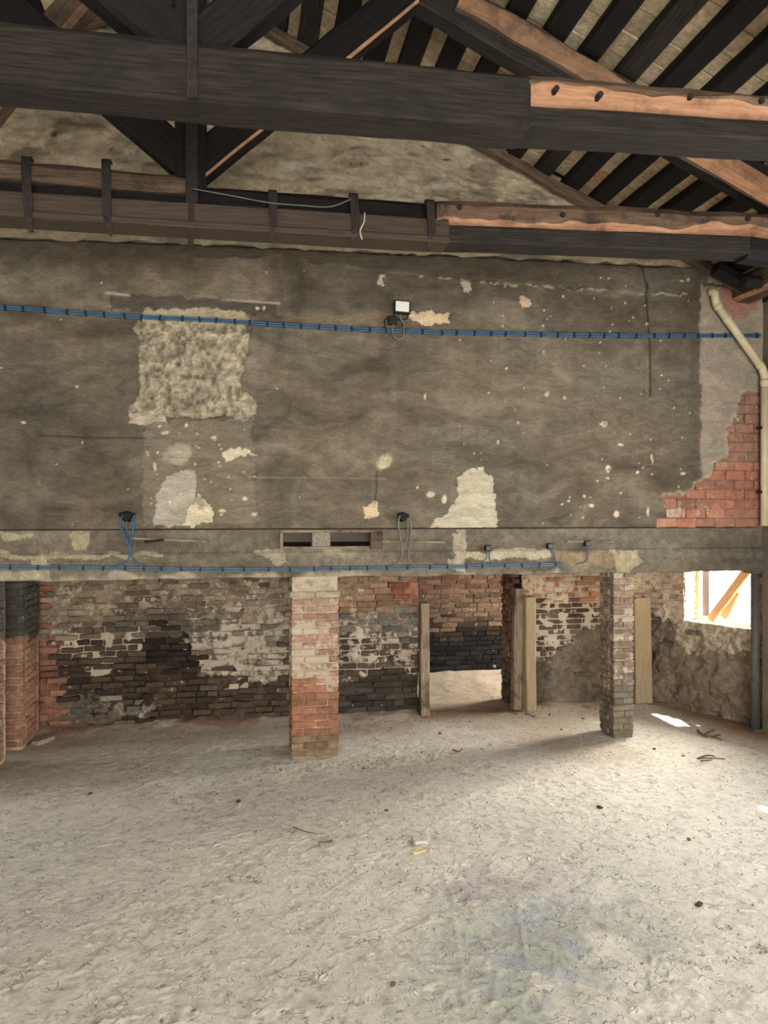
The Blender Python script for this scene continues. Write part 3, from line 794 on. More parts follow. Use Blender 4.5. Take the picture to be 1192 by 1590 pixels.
# ---------------------------------------------------------------- masonry zones (brick rgb, mortar rgb, limewash on brick, on mortar, loss)
ZL = [
 ([(40, 895), (460, 895), (460, 965), (330, 968), (300, 932), (230, 926), (150, 962), (60, 1005)], (142, 117, 93), (146, 126, 102), .27, .34, .27),
 ([(150, 992), (188, 936), (300, 930), (345, 962), (300, 992), (180, 1002)], (108, 90, 74), (116, 100, 84), .24, .3, .15),
 ([(86, 1005), (130, 985), (250, 985), (302, 1000), (302, 1020), (88, 1030)], (88, 66, 52), (190, 176, 152), .18, .75, .03),
 ([(298, 985), (345, 958), (445, 950), (448, 1046), (400, 1062), (360, 1056), (330, 1032), (305, 1016)], (112, 96, 82), (150, 138, 120), .56, .66, .25),
 ([(90, 1026), (170, 1028), (232, 1012), (300, 1020), (335, 1046), (380, 1062), (450, 1050), (450, 1130), (88, 1140)], (80, 62, 48), (66, 54, 43), .06, .07, .15),
 ([(228, 1000), (258, 985), (306, 985), (306, 1028), (240, 1044)], (58, 46, 37), (50, 42, 35), .04, .06, .05),
 ([(90, 1086), (200, 1096), (180, 1135), (88, 1140)], (112, 98, 84), (104, 94, 82), .15, .2, .5),
 ([(180, 1088), (240, 1085), (240, 1100), (180, 1104)], (130, 118, 100), (124, 112, 96), .25, .3, .1),
 ([(330, 1072), (450, 1066), (450, 1128), (330, 1128)], (92, 70, 56), (84, 70, 58), .04, .05, .1),
 ([(20, 890), (80, 890), (66, 935), (62, 975), (72, 992), (93, 1010), (86, 1040), (89, 1090), (86, 1150), (20, 1150)], (152, 92, 66), (140, 100, 78), .05, .08, 0),
 ([(66, 935), (72, 928), (66, 990), (60, 990)], (60, 50, 42), (60, 50, 42), 0, 0, .5),
]
BL0 = ((108, 86, 69), (128, 112, 94), .15, .3, .08)
ZM = [
 ([(500, 890), (668, 890), (668, 938), (600, 962), (500, 962)], (146, 104, 74), (140, 118, 92), .2, .35, .05),
 ([(610, 904), (668, 904), (668, 936), (612, 934)], (164, 86, 52), (150, 112, 84), .02, .1, 0),
 ([(500, 955), (652, 950), (652, 1000), (500, 1002)], (116, 102, 88), (126, 113, 98), .28, .4, .08),
 ([(500, 984), (600, 974), (612, 988), (655, 984), (655, 1036), (592, 1040), (592, 1048), (556, 1044), (500, 1050)], (88, 62, 50), (196, 184, 160), .42, .95, .18),
 ([(500, 1050), (590, 1046), (596, 1036), (655, 1035), (655, 1112), (500, 1112)], (76, 62, 52), (72, 63, 55), .03, .03, .06),
]
ZR = [
 ([(790, 885), (1020, 885), (1020, 952), (790, 942)], (182, 114, 72), (188, 160, 124), .42, .6, .03),
 ([(814, 934), (940, 934), (940, 966), (892, 974), (872, 1010), (848, 1032), (816, 1026)], (98, 68, 54), (212, 198, 172), .26, .97, .05),
 ([(950, 965), (896, 970), (874, 1008), (852, 1024), (816, 1008), (808, 1096), (950, 1096)], (116, 104, 88), (116, 104, 88), .03, .04, .97),
 ([(815, 1030), (840, 1015), (850, 1050), (845, 1096), (812, 1096)], (92, 84, 75), (90, 82, 72), .05, .1, .97),
 ([(975, 885), (1070, 885), (1070, 960), (975, 965)], (164, 128, 102), (172, 150, 126), .4, .6, .1),
 ([(1005, 960), (1075, 965), (1075, 1100), (1005, 1100)], (92, 82, 74), (84, 76, 70), .03, .05, .8),  # dark foot beyond the slim pillar: shadow painted over grey plaster
]
BR0 = ((150, 112, 84), (160, 138, 112), .3, .5, .08)
ZS = [
 ([(1000, 880), (1100, 880), (1100, 966), (1040, 968), (1000, 962)], (172, 140, 116), (182, 162, 138), .45, .65, .08),
 ([(1000, 955), (1050, 965), (1055, 1000), (1000, 1005)], (110, 92, 78), (112, 98, 84), .1, .2, .25),
 ([(1040, 965), (1200, 975), (1200, 1010), (1060, 1015)], (140, 124, 104), (146, 132, 112), .3, .5, .97),
 ([(1176, 870), (1300, 870), (1300, 1090), (1176, 1090)], (128, 108, 94), (140, 124, 108), .3, .4, .05),
]
BS0 = ((120, 106, 90), (122, 108, 92), .1, .16, .985)

def lumpL(S, Z):      # the crumbling face of the left wall: a proud rough skin with a broken left edge
    return (fbm(S * 3.1, Z * 3.1, 4, 3) - .5) * .14 + .02
def flat(S, Z): return 0 * S

# left part of the brick wall under the beam
XL0, XDL, XDR, XRC = -2.75, 2.12, 3.22, 5.055
D1 = (1, 0, 0); NF = (0, -1, 0)
wl = core_wall('wall_back_left', (0, YB, 0), D1, NF, -2.75, .70, -.06, 2.1, .014, ZL, BL0, amp=.034, seed=1, lump=lambda S, Z: lumpL(S, Z) - .014, warp=15)
tag(wl, 'crumbling sooty brick wall with limewash left of the thick pillar', None, None, 'structure')
nL = brick_field(wl, (0, YB, 0), D1, NF, -2.30, .70, 0, 1.86, .232, .069, ZL, BL0, seed=2, lump=lumpL, rough=.023, proud=.012, warp=15)
def lumpM(S, Z): return (fbm(S * 3.5, Z * 3.5, 4, 6) - .5) * .06 + .01
wm_ = core_wall('wall_back_middle', (0, YB, 0), D1, NF, .70, XDL - .1, -.06, 2.1, .014, ZM, BL0, amp=.026, seed=3, lump=lambda S, Z: lumpM(S, Z) - .010, warp=9)
tag(wm_, 'patchy brick wall between the thick pillar and the doorway', None, None, 'structure')
nM = brick_field(wm_, (0, YB, 0), D1, NF, .72, XDL - .1, 0, 1.86, .24, .075, ZM, BL0, seed=4, lump=lumpM, rough=.012, warp=9)
def lumpR(S, Z):
    px, py = PR(S, YB + 0 * S, Z)
    k = inpoly(px + (fbm(S * 7, Z * 7, 3, 1) - .5) * 14, py, [(960, 965), (896, 970), (874, 1008), (845, 1024), (812, 1012), (808, 1100), (960, 1100)])
    return (fbm(S * 3.5, Z * 3.5, 4, 2) - .5) * .04 + np.where(k, .012 + .07 * (fbm(S * 4, Z * 4, 4, 7) - .42), 0)
wr = core_wall('wall_back_right', (0, YB, 0), D1, NF, XDR + .12, XRC + .1, -.06, 2.1, .014, ZR, BR0, amp=.03, seed=5, lump=lumpR)
tag(wr, 'limewashed brick wall with grey mud render right of the doorway', None, None, 'structure')
nR = brick_field(wr, (0, YB, 0), D1, NF, XDR + .13, XRC, 0, 1.86, .225, .066, ZR, BR0, seed=6, lump=lumpR, rough=.006)

# doorway sides (wall thickness) with their bricks
zj = [([(640, 1040), (900, 1040), (900, 1120), (640, 1120)], (96, 82, 70), (92, 82, 70), .05, .1, .3)]
wj = core_wall('wall_doorway_side', (XDR + .02, YB + .05, 0), (0, 1, 0), (-1, 0, 0), -.02, .42, -.06, 2.1, .02, zj, ((128, 84, 62), (128, 108, 88), .12, .25, .1), amp=.03, seed=8)
tag(wj, 'brick side of the doorway behind its right-hand timber', None, None, 'structure')
brick_field(wj, (XDR + .02, YB + .05, 0), (0, 1, 0), (-1, 0, 0), .0, .42, 0, 1.86, .21, .072, zj, ((128, 80, 58), (128, 108, 88), .15, .25, .1), seed=9)
wj2 = core_wall('wall_doorway_reveal', (XDL - .1, YB + .02, 0), (0, 1, 0), (1, 0, 0), -.02, .45, -.06, 2.1, .03, zj, BL0, amp=.02, seed=10)
tag(wj2, 'left brick reveal of the doorway', None, None, 'structure')

def door_frame():
    r = empty('door_1', (XDL, YB, 0)); tag(r, None, None, None, 'structure')
    a = P(655, 935, YB - .03); b = P(655, 1102, YB - .03)
    timber('jamb', (a.x, YB - .06, -.02), (a.x, YB - .06, 1.315), .11, .14, [M_GREYWOOD], r, cham=(.012,) * 4, seed=61, up=(0, 1, 0), rough=.008)
    timber('jamb', (XDR + .16, YB - .08, -.02), (XDR + .155, YB - .06, 1.36), .13, .16, [M_BOARD], r, cham=(.015,) * 4, seed=62, up=(0, 1, 0), rough=.01)
    timber('jamb', (XDR + .03, YB + .02, -.02), (XDR + .06, YB + .02, 1.46), .12, .14, [M_GREYWOOD], r, cham=(.02,) * 4, seed=63, up=(0, 1, 0), rough=.018)
    timber('lintel', (XDL - .25, YB + .2, 1.92), (XDR + .3, YB + .2, 1.92), .36, .12, [M_BROWNWOOD], r, cham=(.01,) * 4, seed=64)
door_frame()

# store room behind the doorway
YA = 11.3
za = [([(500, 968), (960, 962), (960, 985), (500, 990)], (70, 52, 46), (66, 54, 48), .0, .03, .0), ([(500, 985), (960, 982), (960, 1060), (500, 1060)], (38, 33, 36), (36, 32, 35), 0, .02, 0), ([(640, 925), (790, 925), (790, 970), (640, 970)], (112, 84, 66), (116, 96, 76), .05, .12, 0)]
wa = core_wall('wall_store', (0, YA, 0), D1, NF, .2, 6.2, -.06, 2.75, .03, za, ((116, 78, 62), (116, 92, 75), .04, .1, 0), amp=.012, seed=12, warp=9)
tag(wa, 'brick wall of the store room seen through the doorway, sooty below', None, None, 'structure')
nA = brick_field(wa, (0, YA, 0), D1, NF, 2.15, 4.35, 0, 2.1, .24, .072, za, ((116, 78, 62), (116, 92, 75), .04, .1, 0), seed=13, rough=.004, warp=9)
for nm, lo, hi in (('wall_store_left', (0.1, 9.5, 0), (.25, 11.4, 2.8)), ('wall_store_right', (6.0, 9.5, 0), (6.15, 9.8, 2.8)), ('wall_store_far', (6.0, 11.0, 0), (6.15, 11.4, 2.8)), ('wall_store_sill', (6.0, 9.8, 0), (6.15, 11.0, 1.0)), ('ceiling_store', (0.1, 9.5, 2.7), (6.2, 11.5, 2.8))):
    tag(box(nm, lo, hi, M_SLABDARK), None, None, None, 'structure')
# slab over the space behind the beam, wall backs
tag(box('ceiling_low', (-4.3, YW + .53, 1.9), (5.55, 9.6, 2.1), M_SLABDARK), None, None, None, 'structure')
tag(box('wall_back_outer', (-4.3, 9.48, 2.05), (6.2, 9.6, 2.8), M_SLABDARK), None, None, None, 'structure')
tag(box('wall_back_left_backing', (-4.3, YB + .12, -.05), (XDL - .12, YB + .42, 2.0), M_SLABDARK), None, None, None, 'structure')
tag(box('wall_back_right_backing', (XDR + .16, YB + .12, -.05), (5.6, YB + .42, 2.0), M_SLABDARK), None, None, None, 'structure')
tag(box('wall_back_backing', (-7.2, YW + .14, 2.10), (5.9, YW + .24, 7.5), M_SLABDARK), None, None, None, 'structure')

# splayed side wall with the small window
A = Vector((5.055, 9.10, 0)); Bp = Vector((5.72, 7.64, 0)); ds = (Bp - A); LS = ds.length; ds.normalize(); ns = Vector((ds.y, -ds.x, 0)); 
if ns.x > 0: ns = -ns
SW0, SW1, ZSILL = .50, 1.40, 1.07
def lumpS(S, Z): return (fbm(S * 3.2, Z * 3.2, 4, 4) - .5) * .035
inwin = lambda S, Z: (S > SW0) & (S < SW1) & (Z > ZSILL)
wsd = core_wall('wall_window_side', A, ds, ns, -.06, LS + .02, -.06, 1.95, .014, ZS, BS0, amp=.045, seed=14, lump=lumpS, keep=lambda S, Z: ~inwin(S, Z))
tag(wsd, 'rough stone and brick side wall around the bright window', None, None, 'structure')
brick_field(wsd, A, ds, ns, 0.0, LS, 0, 1.86, .215, .068, ZS, BS0, seed=15, keep=lambda s, z: not (SW0 - .06 < s < SW1 + .06 and z > ZSILL - .02), rough=.006, proud=.014)
def window():
    r = empty('window_1', A + ds * .95 + Vector((0, 0, ZSILL))); tag(r, None, None, None, 'structure')
    out = -ns; T = .32
    def quadbox(name, s0, s1, t0, t1, z0, z1, mat, bev=.006):
        pts = [A + ds * s + out * t for s in (s0, s1) for t in (t0, t1)]
        V = [Vector((p.x, p.y, z)) for z in (z0, z1) for p in (pts[0], pts[2], pts[3], pts[1])]
        o = mesh_obj(name, V, [(0, 1, 2, 3), (4, 7, 6, 5), (0, 4, 5, 1), (1, 5, 6, 2), (2, 6, 7, 3), (3, 7, 4, 0)], mat, r)
        bm = bmesh.new(); bm.from_mesh(o.data); bmesh.ops.recalc_face_normals(bm, faces=bm.faces)
        bmesh.ops.bevel(bm, geom=bm.edges[:], offset=bev, segments=1, affect='EDGES'); bm.to_mesh(o.data); bm.free(); return o
    quadbox('sill', SW0 - .05, SW1 + .05, .01, T + .02, ZSILL - .10, ZSILL - .01, M_PALE)
    quadbox('window_frame', SW0 + .0, SW0 + .05, T - .08, T - .02, ZSILL, 1.9, M_CREAM)
    quadbox('window_frame', SW1 - .05, SW1, T - .08, T - .02, ZSILL, 1.9, M_CREAM)
    quadbox('window_frame', SW0 + .05, SW1 - .05, T - .08, T - .02, ZSILL - .01, ZSILL + .04, M_CREAM)
    # reveals
    for s, sg in ((SW0, 1), (SW1, -1)):
        w = core_wall('reveal', A + ds * s, out, ds * sg, -.01, T, ZSILL - .05, 1.95, .02, [], ((188, 160, 128), (190, 170, 140), .45, .6, .0), amp=.015, seed=16, parent=r)
        rr = random.Random(4); z = ZSILL
        k = 0
        while z < 1.85:
            for (a, b) in (((0, .2), (.2, T)) if k % 2 else ((0, .1), (.1, T))):
                c = A + ds * s + out * ((a + b) / 2) + ds * sg * (.008 - .05); c.z = z + .034
                cl = lin((186, 150, 118)) * rr.uniform(.85, 1.15)
                put_brick(r, c, b - a - .012, .056, math.atan2(out.y, out.x), (cl[0], cl[1], cl[2], rr.uniform(.2, .6)))
            z += .068; k += 1
window()
tag(box('wall_window_thickness', (5.75, 7.2, -.05), (5.9, 7.62, 2.1), M_WALLPLAIN), None, None, None, 'structure')

# ---------------------------------------------------------------- hall walls outside the view (with the openings that light it)
def wall_with_holes(name, axis, at, th, a0, a1, z0, z1, holes, label):
    """a wall along axis ('x' or 'y') with rectangular openings, one mesh"""
    cuts_a = sorted({a0, a1, *[h[0] for h in holes], *[h[1] for h in holes]}); cuts_z = sorted({z0, z1, *[h[2] for h in holes], *[h[3] for h in holes]})
    parts = []
    for p, q in zip(cuts_a[:-1], cuts_a[1:]):
        for u, v in zip(cuts_z[:-1], cuts_z[1:]):
            ca, cz = (p + q) / 2, (u + v) / 2
            if any(h[0] < ca < h[1] and h[2] < cz < h[3] for h in holes): continue
            parts.append(box_geo((at, p, u), (at + th, q, v)) if axis == 'y' else box_geo((p, at, u), (q, at + th, v)))
    V, Fc = join_geo(parts)
    o = mesh_obj(name, V, Fc, M_WALLPLAIN); tag(o, label, None, None, 'structure'); return o
wall_with_holes('wall_right', 'y', 5.56, .14, -7.2, 7.60, -.05, 4.75, [(.5, 2.5, .9, 3.1), (4.2, 5.6, .9, 3.1), (5.62, 6.05, 3.3, 4.15)], 'side wall of the hall on the right')
wall_with_holes('wall_left', 'y', -7.3, .14, -7.2, 7.7, -.05, 4.6, [(1.0, 3.0, .9, 3.1)], 'side wall of the hall on the left')
wall_with_holes('wall_rear', 'x', -7.2, .14, -7.3, 5.7, -.05, 7.6, [(-2.9, 3.7, -.05, 4.05)], 'rear wall of the hall with its wide doorway')

# ---------------------------------------------------------------- roof
PITCH = math.atan(RS)
def roof_side(sg):
    # sheathing above the tiles
    Xe = 5.74 if sg > 0 else -7.9
    up = .17
    V = [(RX, -7.4, zroof(RX) + up), (Xe, -7.4, zroof(Xe) + up), (Xe, 7.85, zroof(Xe) + up), (RX, 7.85, zroof(RX) + up)]
    V += [(x, y, z + .06) for x, y, z in V]
    Fc = [(0, 1, 2, 3), (7, 6, 5, 4), (0, 4, 5, 1), (1, 5, 6, 2), (2, 6, 7, 3), (3, 7, 4, 0)]
    return V, Fc
ceil_v, ceil_f = join_geo([roof_side(1), roof_side(-1)])
ceil = mesh_obj('ceiling', ceil_v, ceil_f, M_SLABDARK); tag(ceil, 'pitched tiled roof seen from below', None, None, 'structure')
SPX = .298
pur_x = [RX + .16 + SPX * k for k in range(22)]
rp = random.Random(17)
for sg in (1, -1):
    for k, x in enumerate(pur_x if sg > 0 else pur_x[:9]):
        X = RX + (x - RX) * sg; z = zroof(X)
        w = .182 + rp.uniform(-.02, .02); hh = .125 + rp.uniform(-.012, .012)
        nrm = Vector((math.sin(PITCH) * sg, 0, math.cos(PITCH)))
        m = M_BLACKWOOD if rp.random() < .72 else M_DARKWOOD
        top = Vector((X, 0, z)) + nrm * hh
        dx = rp.uniform(-.015, .015)
        o = timber('roof_purlin', (top.x + dx, -7.2, top.z), (top.x - dx, YW - .005, top.z), w, hh, [m], None, cham=(.02, .02, .01, .01), seed=100 + k + (50 if sg < 0 else 0), rough=.009, nseg=34, up=tuple(nrm))
        nth = ('first', 'second', 'third', 'fourth', 'fifth', 'sixth', 'seventh', 'eighth', 'ninth', 'tenth', 'eleventh', 'twelfth', 'thirteenth', 'fourteenth', 'fifteenth', 'sixteenth', 'seventeenth', 'eighteenth', 'nineteenth', 'twentieth', 'twenty-first', 'twenty-second')
        o['label'] = ('blackened timber purlin on the right roof slope, %s one down from the ridge' if sg > 0 else 'blackened timber purlin on the left roof slope, %s one down from the ridge') % nth[k]
        o['category'] = 'purlin'; o['group'] = 'purlins of the right slope' if sg > 0 else 'purlins of the left slope'
# clay tiles between the purlins
tme = []
for v in range(4):
    bm = bmesh.new(); bmesh.ops.create_cube(bm, size=1.0)
    for q in bm.verts: q.co = Vector((q.co.x * .29, q.co.y * .235, q.co.z * .03)) + Vector((0, 0, rp.uniform(-.004, .004)))
    bmesh.ops.bevel(bm, geom=bm.edges[:], offset=.005, segments=1, affect='EDGES')
    me = bpy.data.meshes.new('tile'); bm.to_mesh(me); bm.free(); me.materials.append(M_TILE); tme.append(me)
cand = []
for sg in (1, -1):
    for k in range(22):
        xm = RX + sg * (.16 + SPX * (k - .5)) if k else RX + sg * .02
        y = 7.46 + rp.uniform(-.1, .05)
        while y > -1.0:
            cand.append((sg, xm, y)); y -= .245
def tile_rank(c):
    px, py = PR(np.array(c[1]), np.array(c[2]), np.array(zroof(c[1]) + .2))
    vis = (c[2] > 1) and (-60 < px < 1260) and (-90 < py < 460)
    return (0 if vis else 1, c[2])
cand.sort(key=tile_rank)
rest = []
for i, (sg, xm, y) in enumerate(cand):
    nrm = Vector((math.sin(PITCH) * sg, 0, math.cos(PITCH)))
    c = Vector((xm, y, zroof(xm))) + nrm * (.128 + rp.uniform(-.004, .008))
    if i < 300:
        o = bpy.data.objects.new('tile', rp.choice(tme)); COL.objects.link(o); o.parent = ceil
        o.location = c; o.rotation_euler = (rp.uniform(-.012, .012), PITCH * sg, rp.uniform(-.012, .012))
    else:
        R = Matrix.Rotation(PITCH * sg, 3, 'Y'); v, f = box_geo((-.145, -.1175, -.015), (.145, .1175, .015))
        rest.append(([R @ Vector(q) + c for q in v], f))
v, f = join_geo(rest)
o = mesh_obj('tile_field', v, f, M_TILE, ceil); o['kind'] = 'stuff'

# ---------------------------------------------------------------- roof trusses
def rafter(root, Yc, sg, w, h, seed, mats, raw=()):
    Xe = 5.3 if sg > 0 else -6.6
    a = (RX, Yc, zroof(RX)); b = (Xe, Yc, zroof(Xe))
    if sg < 0: a, b = b, a
    return timber('rafter', a, b, w, h, mats, root, cham=(.03, .03, .015, .015), seed=seed, rough=.012, raw=raw, wany=.02)

# far truss
Y2 = 5.70
t2 = empty('roof_truss', (RX, Y2 + .12, 4.45)); tag(t2, 'far roof truss with iron straps, nearest the gable wall', 'roof truss')
zt2, zb2 = 4.82, 4.45
timber('tie_beam', (-6.9, Y2 + .19, 4.80), (1.46, Y2 + .19, 4.79), .22, .24, [M_BLACKWOOD], t2, cham=(.02, .02, .03, .03), seed=1, rough=.012)  # set-back tie, black to paint the shaded gap above the lower tie
timber('upper_board', (-6.9, Y2 + .13, 4.862), (-.36, Y2 + .13, 4.838), .26, .125, [M_BROWNWOOD], t2, cham=(.03, .03, .035, .035), seed=19, rough=.016, wany=.02)
timber('lower_tie', (-6.9, Y2 + .09, 4.605), (1.50, Y2 + .09, 4.628), .24, .145, [M_DULLBROWN], t2, cham=(.012, .012, .012, .012), seed=2, rough=.004)
timber('tie_lip', (-6.9, Y2 + .07, 4.462), (1.50, Y2 + .07, 4.485), .25, .045, [M_DULLBROWN], t2, cham=(.006,) * 4, seed=3, rough=.003)
sp2 = timber('spliced_tie', (1.40, Y2 + .10, 4.80), (4.75, Y2 + .10, 4.875), .26, .235, [M_HEWN, M_RAWLIT], t2, cham=(.035, .095, .05, .04), seed=4, rough=.02, raw=(1,), wany=.03, wavy=.5)
timber('lower_splice', (1.40, Y2 + .09, 4.585), (4.05, Y2 + .09, 4.655), .24, .135, [M_DARKWOOD], t2, cham=(.012,) * 4, seed=5, rough=.006)
timber('king_post', (-.415, Y2 - .0, 4.74), (-.415, Y2 - .0, 7.15), .215, .22, [M_BLACKWOOD], t2, cham=(.02,) * 4, seed=6, rough=.008, up=(0, -1, 0))
def strut(root, a, b, w, h, seed, mats, raw=(), c=.03):
    if a[0] > b[0]: a, b = b, a
    return timber('strut', a, b, w, h, mats, root, cham=(.025, c, .02, .02), seed=seed, rough=.010, raw=raw)
strut(t2, (-.53, Y2 + .12, 4.96), (1.22, Y2 + .12, 6.56), .2, .24, 7, [M_BLACKWOOD, M_RAWLIT], raw=(1,), c=.018)
strut(t2, (-.29, Y2 + .12, 4.985), (-2.30, Y2 + .12, 6.62), .2, .24, 8, [M_BLACKWOOD])
rafter(t2, Y2 + .12, 1, .22, .27, 9, [M_DARKWOOD, M_RAWLIT])
rafter(t2, Y2 + .12, -1, .22, .27, 10, [M_DARKWOOD])
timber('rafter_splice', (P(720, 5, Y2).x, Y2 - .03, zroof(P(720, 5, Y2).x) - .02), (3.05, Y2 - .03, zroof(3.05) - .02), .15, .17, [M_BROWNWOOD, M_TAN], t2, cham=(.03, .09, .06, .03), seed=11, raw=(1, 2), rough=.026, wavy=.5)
timber('rafter_splice', (3.45, Y2 - .0, zroof(3.45) - .13), (5.0, Y2 - .0, zroof(5.0) - .13), .12, .2, [M_BROWNWOOD, M_RAWLIT], t2, cham=(.03, .06, .03, .03), seed=12, raw=(1, 2), rough=.014)
timber('brace', (-2.35, Y2 + .33, 4.86), (-.86, Y2 + .33, 6.86), .18, .20, [M_BROWNWOOD, M_TAN], t2, cham=(.02, .03, .02, .02), seed=13, raw=(1,), rough=.014)
timber('end_block', (4.05, Y2 + .09, 4.65), (4.72, Y2 + .09, 4.60), .26, .16, [M_BLACKWOOD], t2, cham=(.06, .06, .01, .01), seed=14)
def strap(xpix, ytop, ybot, seed, wd=.062, twist=1):
    rnd = random.Random(seed)
    a = P(xpix, ytop, Y2 - .03); b = P(xpix + rnd.uniform(1, 5), ybot - 34, Y2 - .045); c = P(xpix + rnd.uniform(6, 12) * twist, ybot, Y2 - .01)
    pts = smooth_path([(a.x, Y2 + .05, a.z), (a.x, Y2 - .035, a.z - .01), (a.x + .003, Y2 - .045, (a.z * .55 + b.z * .45)), tuple(b), ((b.x + c.x) / 2, Y2 - .05, (b.z + c.z) / 2), tuple(c)], 4)
    V, Fc = [], []
    for i, p in enumerate(pts):
        s = i / (len(pts) - 1); ww = wd * (1 if s < .55 else 1 - 1.35 * (s - .55)); tt = .009
        for dx, dy in ((-ww / 2, -tt), (ww / 2, -tt), (ww / 2, tt), (-ww / 2, tt)): V.append((p.x + dx, p.y + dy, p.z))
    for i in range(len(pts) - 1):
        for k in range(4): Fc.append((i * 4 + k, i * 4 + (k + 1) % 4, i * 4 + 4 + (k + 1) % 4, i * 4 + 4 + k))
    n = len(V); Fc += [(3, 2, 1, 0), (n - 4, n - 3, n - 2, n - 1)]
    mesh_obj('iron_strap', V, Fc, M_IRON, t2)
for i, (x, a, b) in enumerate(((41, 243, 360), (165, 247, 366), (423, 294, 376), (549, 299, 380), (667, 309, 388))): strap(x, a, b, 30 + i, twist=1 if i < 2 else -.3)
a = P(297, 150, Y2 - .04); b = P(297, 318, Y2 - .04); c = P(296, 382, Y2 - .03)
timber('king_strap', (a.x, Y2 - .02, 5.42), (b.x, Y2 - .02, b.z), .085, .018, [M_IRON], t2, cham=(.003,) * 4, seed=36, up=(0, -1, 0), rough=.002)
timber('king_strap_tail', (b.x, Y2 - .035, b.z + .02), (c.x, Y2 - .035, c.z), .04, .016, [M_IRON], t2, cham=(.003,) * 4, seed=37, up=(0, -1, 0), rough=.003)
for (x, y) in ((713, 322), (873, 334), (1020, 334), (1160, 340)):     # bolts in the spliced tie
    p = P(x, y, Y2 - .03)
    tube('bolt', [(p.x, Y2 - .045, p.z), (p.x, Y2 + .02, p.z)], .022, M_IRON, t2, 6, False).parent = sp2

# near truss
Y1 = 3.95
t1 = empty('roof_truss', (RX, Y1 + .12, 4.46)); tag(t1, 'near roof truss whose thick dark tie beam crosses the whole view', 'roof truss')
timber('tie_beam', (-6.9, Y1 + .14, 4.76), (1.50, Y1 + .14, 4.765), .28, .295, [M_DARKWOOD], t1, cham=(.03, .025, .03, .03), seed=21, rough=.010, wany=.015)
timber('lower_tie', (1.35, Y1 + .14, 4.60), (4.75, Y1 + .14, 4.70), .27, .115, [M_DARKWOOD], t1, cham=(.014,) * 4, seed=22, rough=.007)
sp1 = timber('spliced_tie', (1.49, Y1 + .14, 4.77), (4.75, Y1 + .14, 4.885), .30, .185, [M_HEWN, M_RAWLIT], t1, cham=(.03, .095, .06, .04), seed=23, rough=.02, raw=(1,), wany=.04, wavy=.5)
timber('king_post', (-.31, Y1 + .08, 4.72), (-.31, Y1 + .08, 7.15), .15, .18, [M_BLACKWOOD], t1, cham=(.02,) * 4, seed=24, rough=.008, up=(0, -1, 0))
strut(t1, (-.40, Y1 + .17, 4.81), (1.22, Y1 + .17, 6.40), .2, .22, 25, [M_BLACKWOOD, M_RAWLIT])
strut(t1, (-.22, Y1 + .17, 4.85), (-2.30, Y1 + .17, 6.50), .2, .24, 26, [M_BLACKWOOD])
rafter(t1, Y1 + .12, 1, .22, .27, 27, [M_DARKWOOD]); rafter(t1, Y1 + .12, -1, .22, .27, 28, [M_DARKWOOD])
a = P(298, 0, Y1 - .02); b = P(298, 150, Y1 - .02)
timber('king_strap', (a.x, Y1 - .016, 5.1), (b.x, Y1 - .016, b.z), .055, .016, [M_IRON], t1, cham=(.003,) * 4, seed=38, up=(0, -1, 0), rough=.002)
for (x, y) in ((862, 131), (930, 140), (1070, 143), (1180, 150)):
    p = P(x, y, Y1); tube('bolt', [(p.x, Y1 - .022, p.z - .03), (p.x, Y1 + .05, p.z - .03)], .017, M_IRON, t1, 6, False).parent = sp1

# rafter bedded on the gable
g = empty('gable_rafter', (RX, YW - .1, zroof(RX) - .2)); tag(g, 'brown gable rafters bedded along the top of the plaster gable', 'rafter')
timber('rafter', (RX, YW - .16, zroof(RX) + .0), (5.3, YW - .16, zroof(5.3) + .02), .10, .10, [M_BROWNWOOD], g, seed=41, rough=.012, wany=.03)
timber('rafter', (-6.8, YW - .16, zroof(-6.8)), (RX, YW - .16, zroof(RX)), .10, .10, [M_BROWNWOOD], g, seed=42, rough=.012, wany=.03)
# wall plate along the right eave with the dark pad under it
wp_ = timber('wall_plate', (5.30, -7.0, 4.92), (5.30, YW - .02, 4.92), .24, .24, [M_BROWNWOOD, M_RAWLIT], None, cham=(.05, .03, .03, .03), seed=43, rough=.016, raw=(7,))
tag(wp_, 'timber wall plate running along the right eave', 'timber')
pb = empty('corner_timbers', (5.1, YW - .2, 4.4)); tag(pb, 'dark bearing timbers in the corner above the pipe', 'timber')
timber('bearer', (4.78, YW - .36, 4.98), (5.16, YW - .36, 4.81), .14, .12, [M_BLACKWOOD], pb, seed=44, rough=.014)
timber('bearer', (4.98, YW - .50, 4.80), (5.17, YW - .50, 4.80), .10, .10, [M_DARKWOOD], pb, seed=45, rough=.014)

